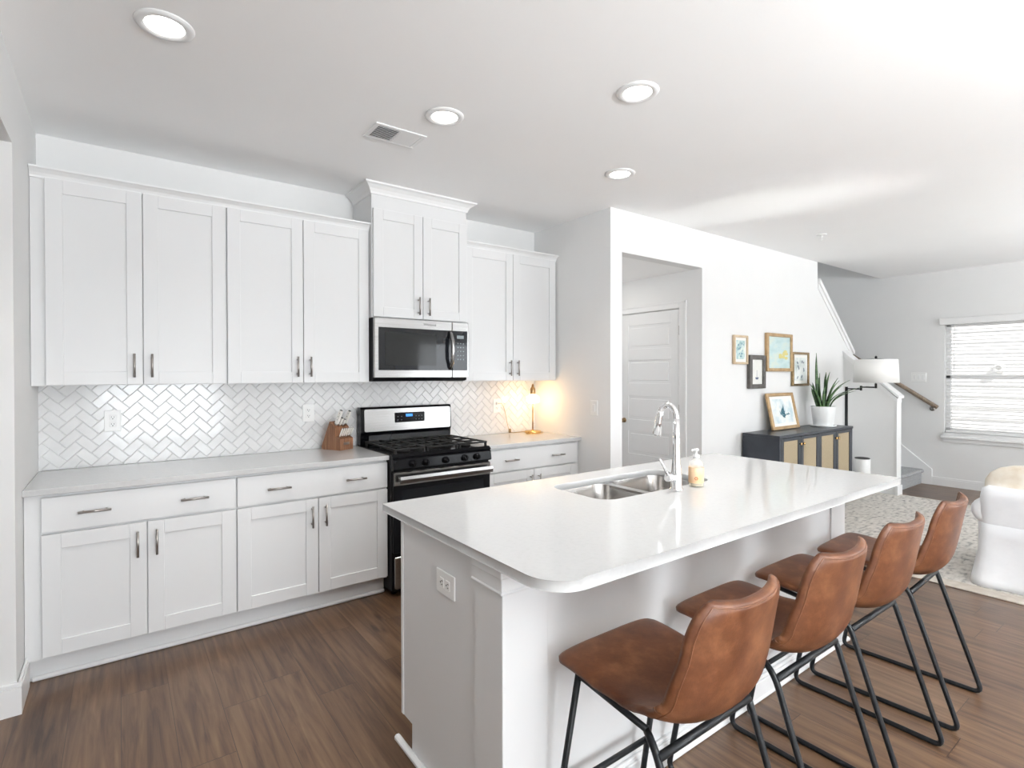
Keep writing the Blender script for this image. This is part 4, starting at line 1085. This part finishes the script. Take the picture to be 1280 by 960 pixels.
# ------------------------------------------------------------------ counter stools
def stool(loc, label):
    t = thing('counter_stool', label, 'stool', loc, 'brown leather counter stools at the island')
    # profile in local YZ: y towards the island, z up
    PR = [(.306, .597), (.288, .603), (.24, .602), (.17, .594), (.09, .583), (.01, .573), (-.05, .570), (-.095, .580), (-.125, .603), (-.145, .635), (-.158, .68), (-.168, .73), (-.177, .78), (-.186, .83), (-.196, .875), (-.203, .900)]
    P2 = smooth_path([(0, y, z) for y, z in PR], 3)
    ln = [0]
    for i in range(1, len(P2)): ln.append(ln[-1] + (P2[i] - P2[i - 1]).length)
    T = ln[-1]
    def wid(s_):
        K = [(0, .213), (.22, .212), (.38, .216), (.47, .224), (.56, .226), (.70, .216), (.85, .200), (1, .184)]
        q = s_ / T
        for i in range(len(K) - 1):
            if q <= K[i + 1][0] + 1e-9 or i == len(K) - 2:
                f_ = (q - K[i][0]) / (K[i + 1][0] - K[i][0]); f_ = f_ * f_ * (3 - 2 * f_); b_ = K[i][1] + (K[i + 1][1] - K[i][1]) * f_; break
        for (dist, R_) in ((s_, .042), (T - s_, .055)):
            if dist < R_: dist = max(dist, 0); b_ -= R_ - math.sqrt(max(0, R_ * R_ - (R_ - dist) ** 2))
        return b_
    def curl(s_):
        q = s_ / T
        K = [(0, .0), (.2, .004), (.36, .022), (.47, .055), (.56, .066), (.68, .056), (.85, .046), (1, .040)]
        for i in range(len(K) - 1):
            if q <= K[i + 1][0] + 1e-9 or i == len(K) - 2:
                f_ = (q - K[i][0]) / (K[i + 1][0] - K[i][0]); f_ = f_ * f_ * (3 - 2 * f_); return K[i][1] + (K[i + 1][1] - K[i][1]) * f_
    NU = 17; top = []; bot = []; TH = .024
    # add extra rows close to both ends for round corners
    samples = sorted(set([round(x, 5) for x in ln] + [.002, .006, .012, .02, .03, .04] + [T - v for v in (.002, .006, .012, .02, .03, .042)]))
    def at(s_):
        for i in range(len(ln) - 1):
            if s_ <= ln[i + 1] + 1e-9 or i == len(ln) - 2:
                f_ = (s_ - ln[i]) / max(1e-9, ln[i + 1] - ln[i]); p = P2[i].lerp(P2[i + 1], f_)
                a = P2[max(0, i - 1)]; b = P2[min(len(P2) - 1, i + 2)]; tg = (b - a).normalized(); return p, tg
    for s_ in samples:
        p, tg = at(s_); nn = Vector((0, tg.z, -tg.y))       # inner side (up on the seat, forward on the back)
        if nn.z < 0 and abs(tg.z) < .6: nn = -nn
        if abs(tg.z) >= .6 and nn.y < 0: nn = -nn
        w_ = wid(s_); c_ = curl(s_); r1 = []; r2 = []
        edge = max(0, min(1, min(s_, T - s_) / .014)); th = TH * (.35 + .65 * math.sqrt(edge))
        for k in range(NU):
            u = -1 + 2 * k / (NU - 1); u2 = math.copysign(1 - (1 - abs(u)) ** 1.35, u)
            q = p + Vector((u2 * w_, 0, 0)) + nn * (c_ * abs(u2) ** 2.4)
            tt = th * (.35 + .65 * math.sqrt(max(0, 1 - abs(u2) ** 6)))
            pad = .004 * (1 - u2 ** 4)
            r1.append(q + nn * (tt / 2 + pad)); r2.append(q - nn * (tt / 2 + .003))
        top.append(r1); bot.append(r2)
    g = MB(); g.grid(top); g.grid(bot)
    n = len(samples)
    loop1 = [top[0][k] for k in range(NU)] + [top[i][-1] for i in range(1, n)] + [top[-1][k] for k in range(NU - 2, -1, -1)] + [top[i][0] for i in range(n - 2, 0, -1)]
    loop2 = [bot[0][k] for k in range(NU)] + [bot[i][-1] for i in range(1, n)] + [bot[-1][k] for k in range(NU - 2, -1, -1)] + [bot[i][0] for i in range(n - 2, 0, -1)]
    L_ = len(loop1); cen = Vector((0, .05, .68)); mid = []
    for a, b in zip(loop1, loop2):
        m_ = (a + b) / 2; mid.append(m_)
    g.grid([loop1, loop2], True)
    off = Vector(loc)
    for v in g.bm.verts: v.co += off
    g.build('seat_shell', LEATHER, t)
    # seams: along both sides of the back and round the top
    i0 = next(i for i in range(n) if samples[i] > T * .50)
    k_in = 1
    path = [top[i][k_in] for i in range(i0, n - 3)] + [top[n - 4][k] for k in range(k_in, NU - k_in)] + [top[i][NU - 1 - k_in] for i in range(n - 4, i0 - 1, -1)]
    path2 = [bot[i][k_in] for i in range(i0 - 8, n - 3)] + [bot[n - 4][k] for k in range(k_in + 1, NU - k_in - 1)] + [bot[i][NU - 1 - k_in] for i in range(n - 4, i0 - 9, -1)]
    g = MB()
    for pth in (path, path2): g.tube([p + off for p in pth], .0016, 6)
    g.build('seam', LEATHS, t)
    r = .0098
    X = .203
    def fr(pts, rad, name, rr=r):
        MB().tube([Vector(p) + off for p in rounded_path(pts, rad)], rr, 12).build(name, TUBE, t)
    # sled side loops: from under the seat back, down the raking rear leg, along the floor, up the front leg
    for s_ in (-1, 1):
        x = X * s_
        fr([(x * .88, -.01, .548), (x, -.065, .522), (x, -.235, r), (x, .325, r), (x * .92, .225, .578)], .035, 'leg_frame')
    fr([(-X, -.067, .512), (X, -.067, .512)], .001, 'rear_crossbar', .011)
    fr([(-X + .003, .302, .19), (X - .003, .302, .19)], .001, 'footrest')
    g = MB()
    for s_ in (-1, 1): g.tube([Vector((X * .9 * s_, -.02, .548)) + off, Vector((X * .9 * s_, .225, .574)) + off], .009, 10)
    g.tube([Vector((-X * .92, .225, .572)) + off, Vector((X * .92, .225, .572)) + off], .009, 10)
    g.build('seat_rails', TUBE, t)
    return t
s1 = stool((1.245, .89, 0), 'brown leather stool nearest the camera, at the rounded island corner')
for (x, y, rz, lab) in ((1.803, .89, 0, 'second brown leather stool from the rounded island corner'), (2.335, .89, 0, 'third brown leather stool from the rounded island corner'), (2.890, .89, .045, 'brown leather stool farthest away, closest to the sofa')):
    c_ = copy_tree(s1); c_.location = (x, y, 0); c_.rotation_euler = (0, 0, rz); c_['label'] = lab

# ------------------------------------------------------------------ made-up uplighters out of view, added to brighten the ceiling
for (x, y, p, lab) in FILL_UPLIGHTS:
    z0 = .0126 if x > 4 else 0
    t = thing('added_uplighter', lab, 'lamp', (x, y, z0))
    MB().lathe([(0, z0), (.15, z0), (.15, z0 + .02), (.02, z0 + .03), (0, z0 + .03)], (x, y, 0), 32).build('base', TUBE, t)
    MB().tube([(x, y, z0 + .02), (x, y, 1.80)], .014, 12).build('pole', TUBE, t)
    MB().lathe([(0, 1.79), (.06, 1.80), (.20, 1.85), (.27, 1.90), (.265, 1.905), (.19, 1.862), (.05, 1.812), (0, 1.81)], (x, y, 0), 40).build('bowl', PLASTW, t)
    l = bpy.data.lights.new('ceiling_fill_light', 'AREA'); l.shape = 'DISK'; l.size = .44; l.energy = p; l.color = (.94, .98, 1)
    o = bpy.data.objects.new('ceiling_fill_light', l); COL.objects.link(o); o.location = (x, y, 1.895); o.rotation_euler = (PI, 0, 0)
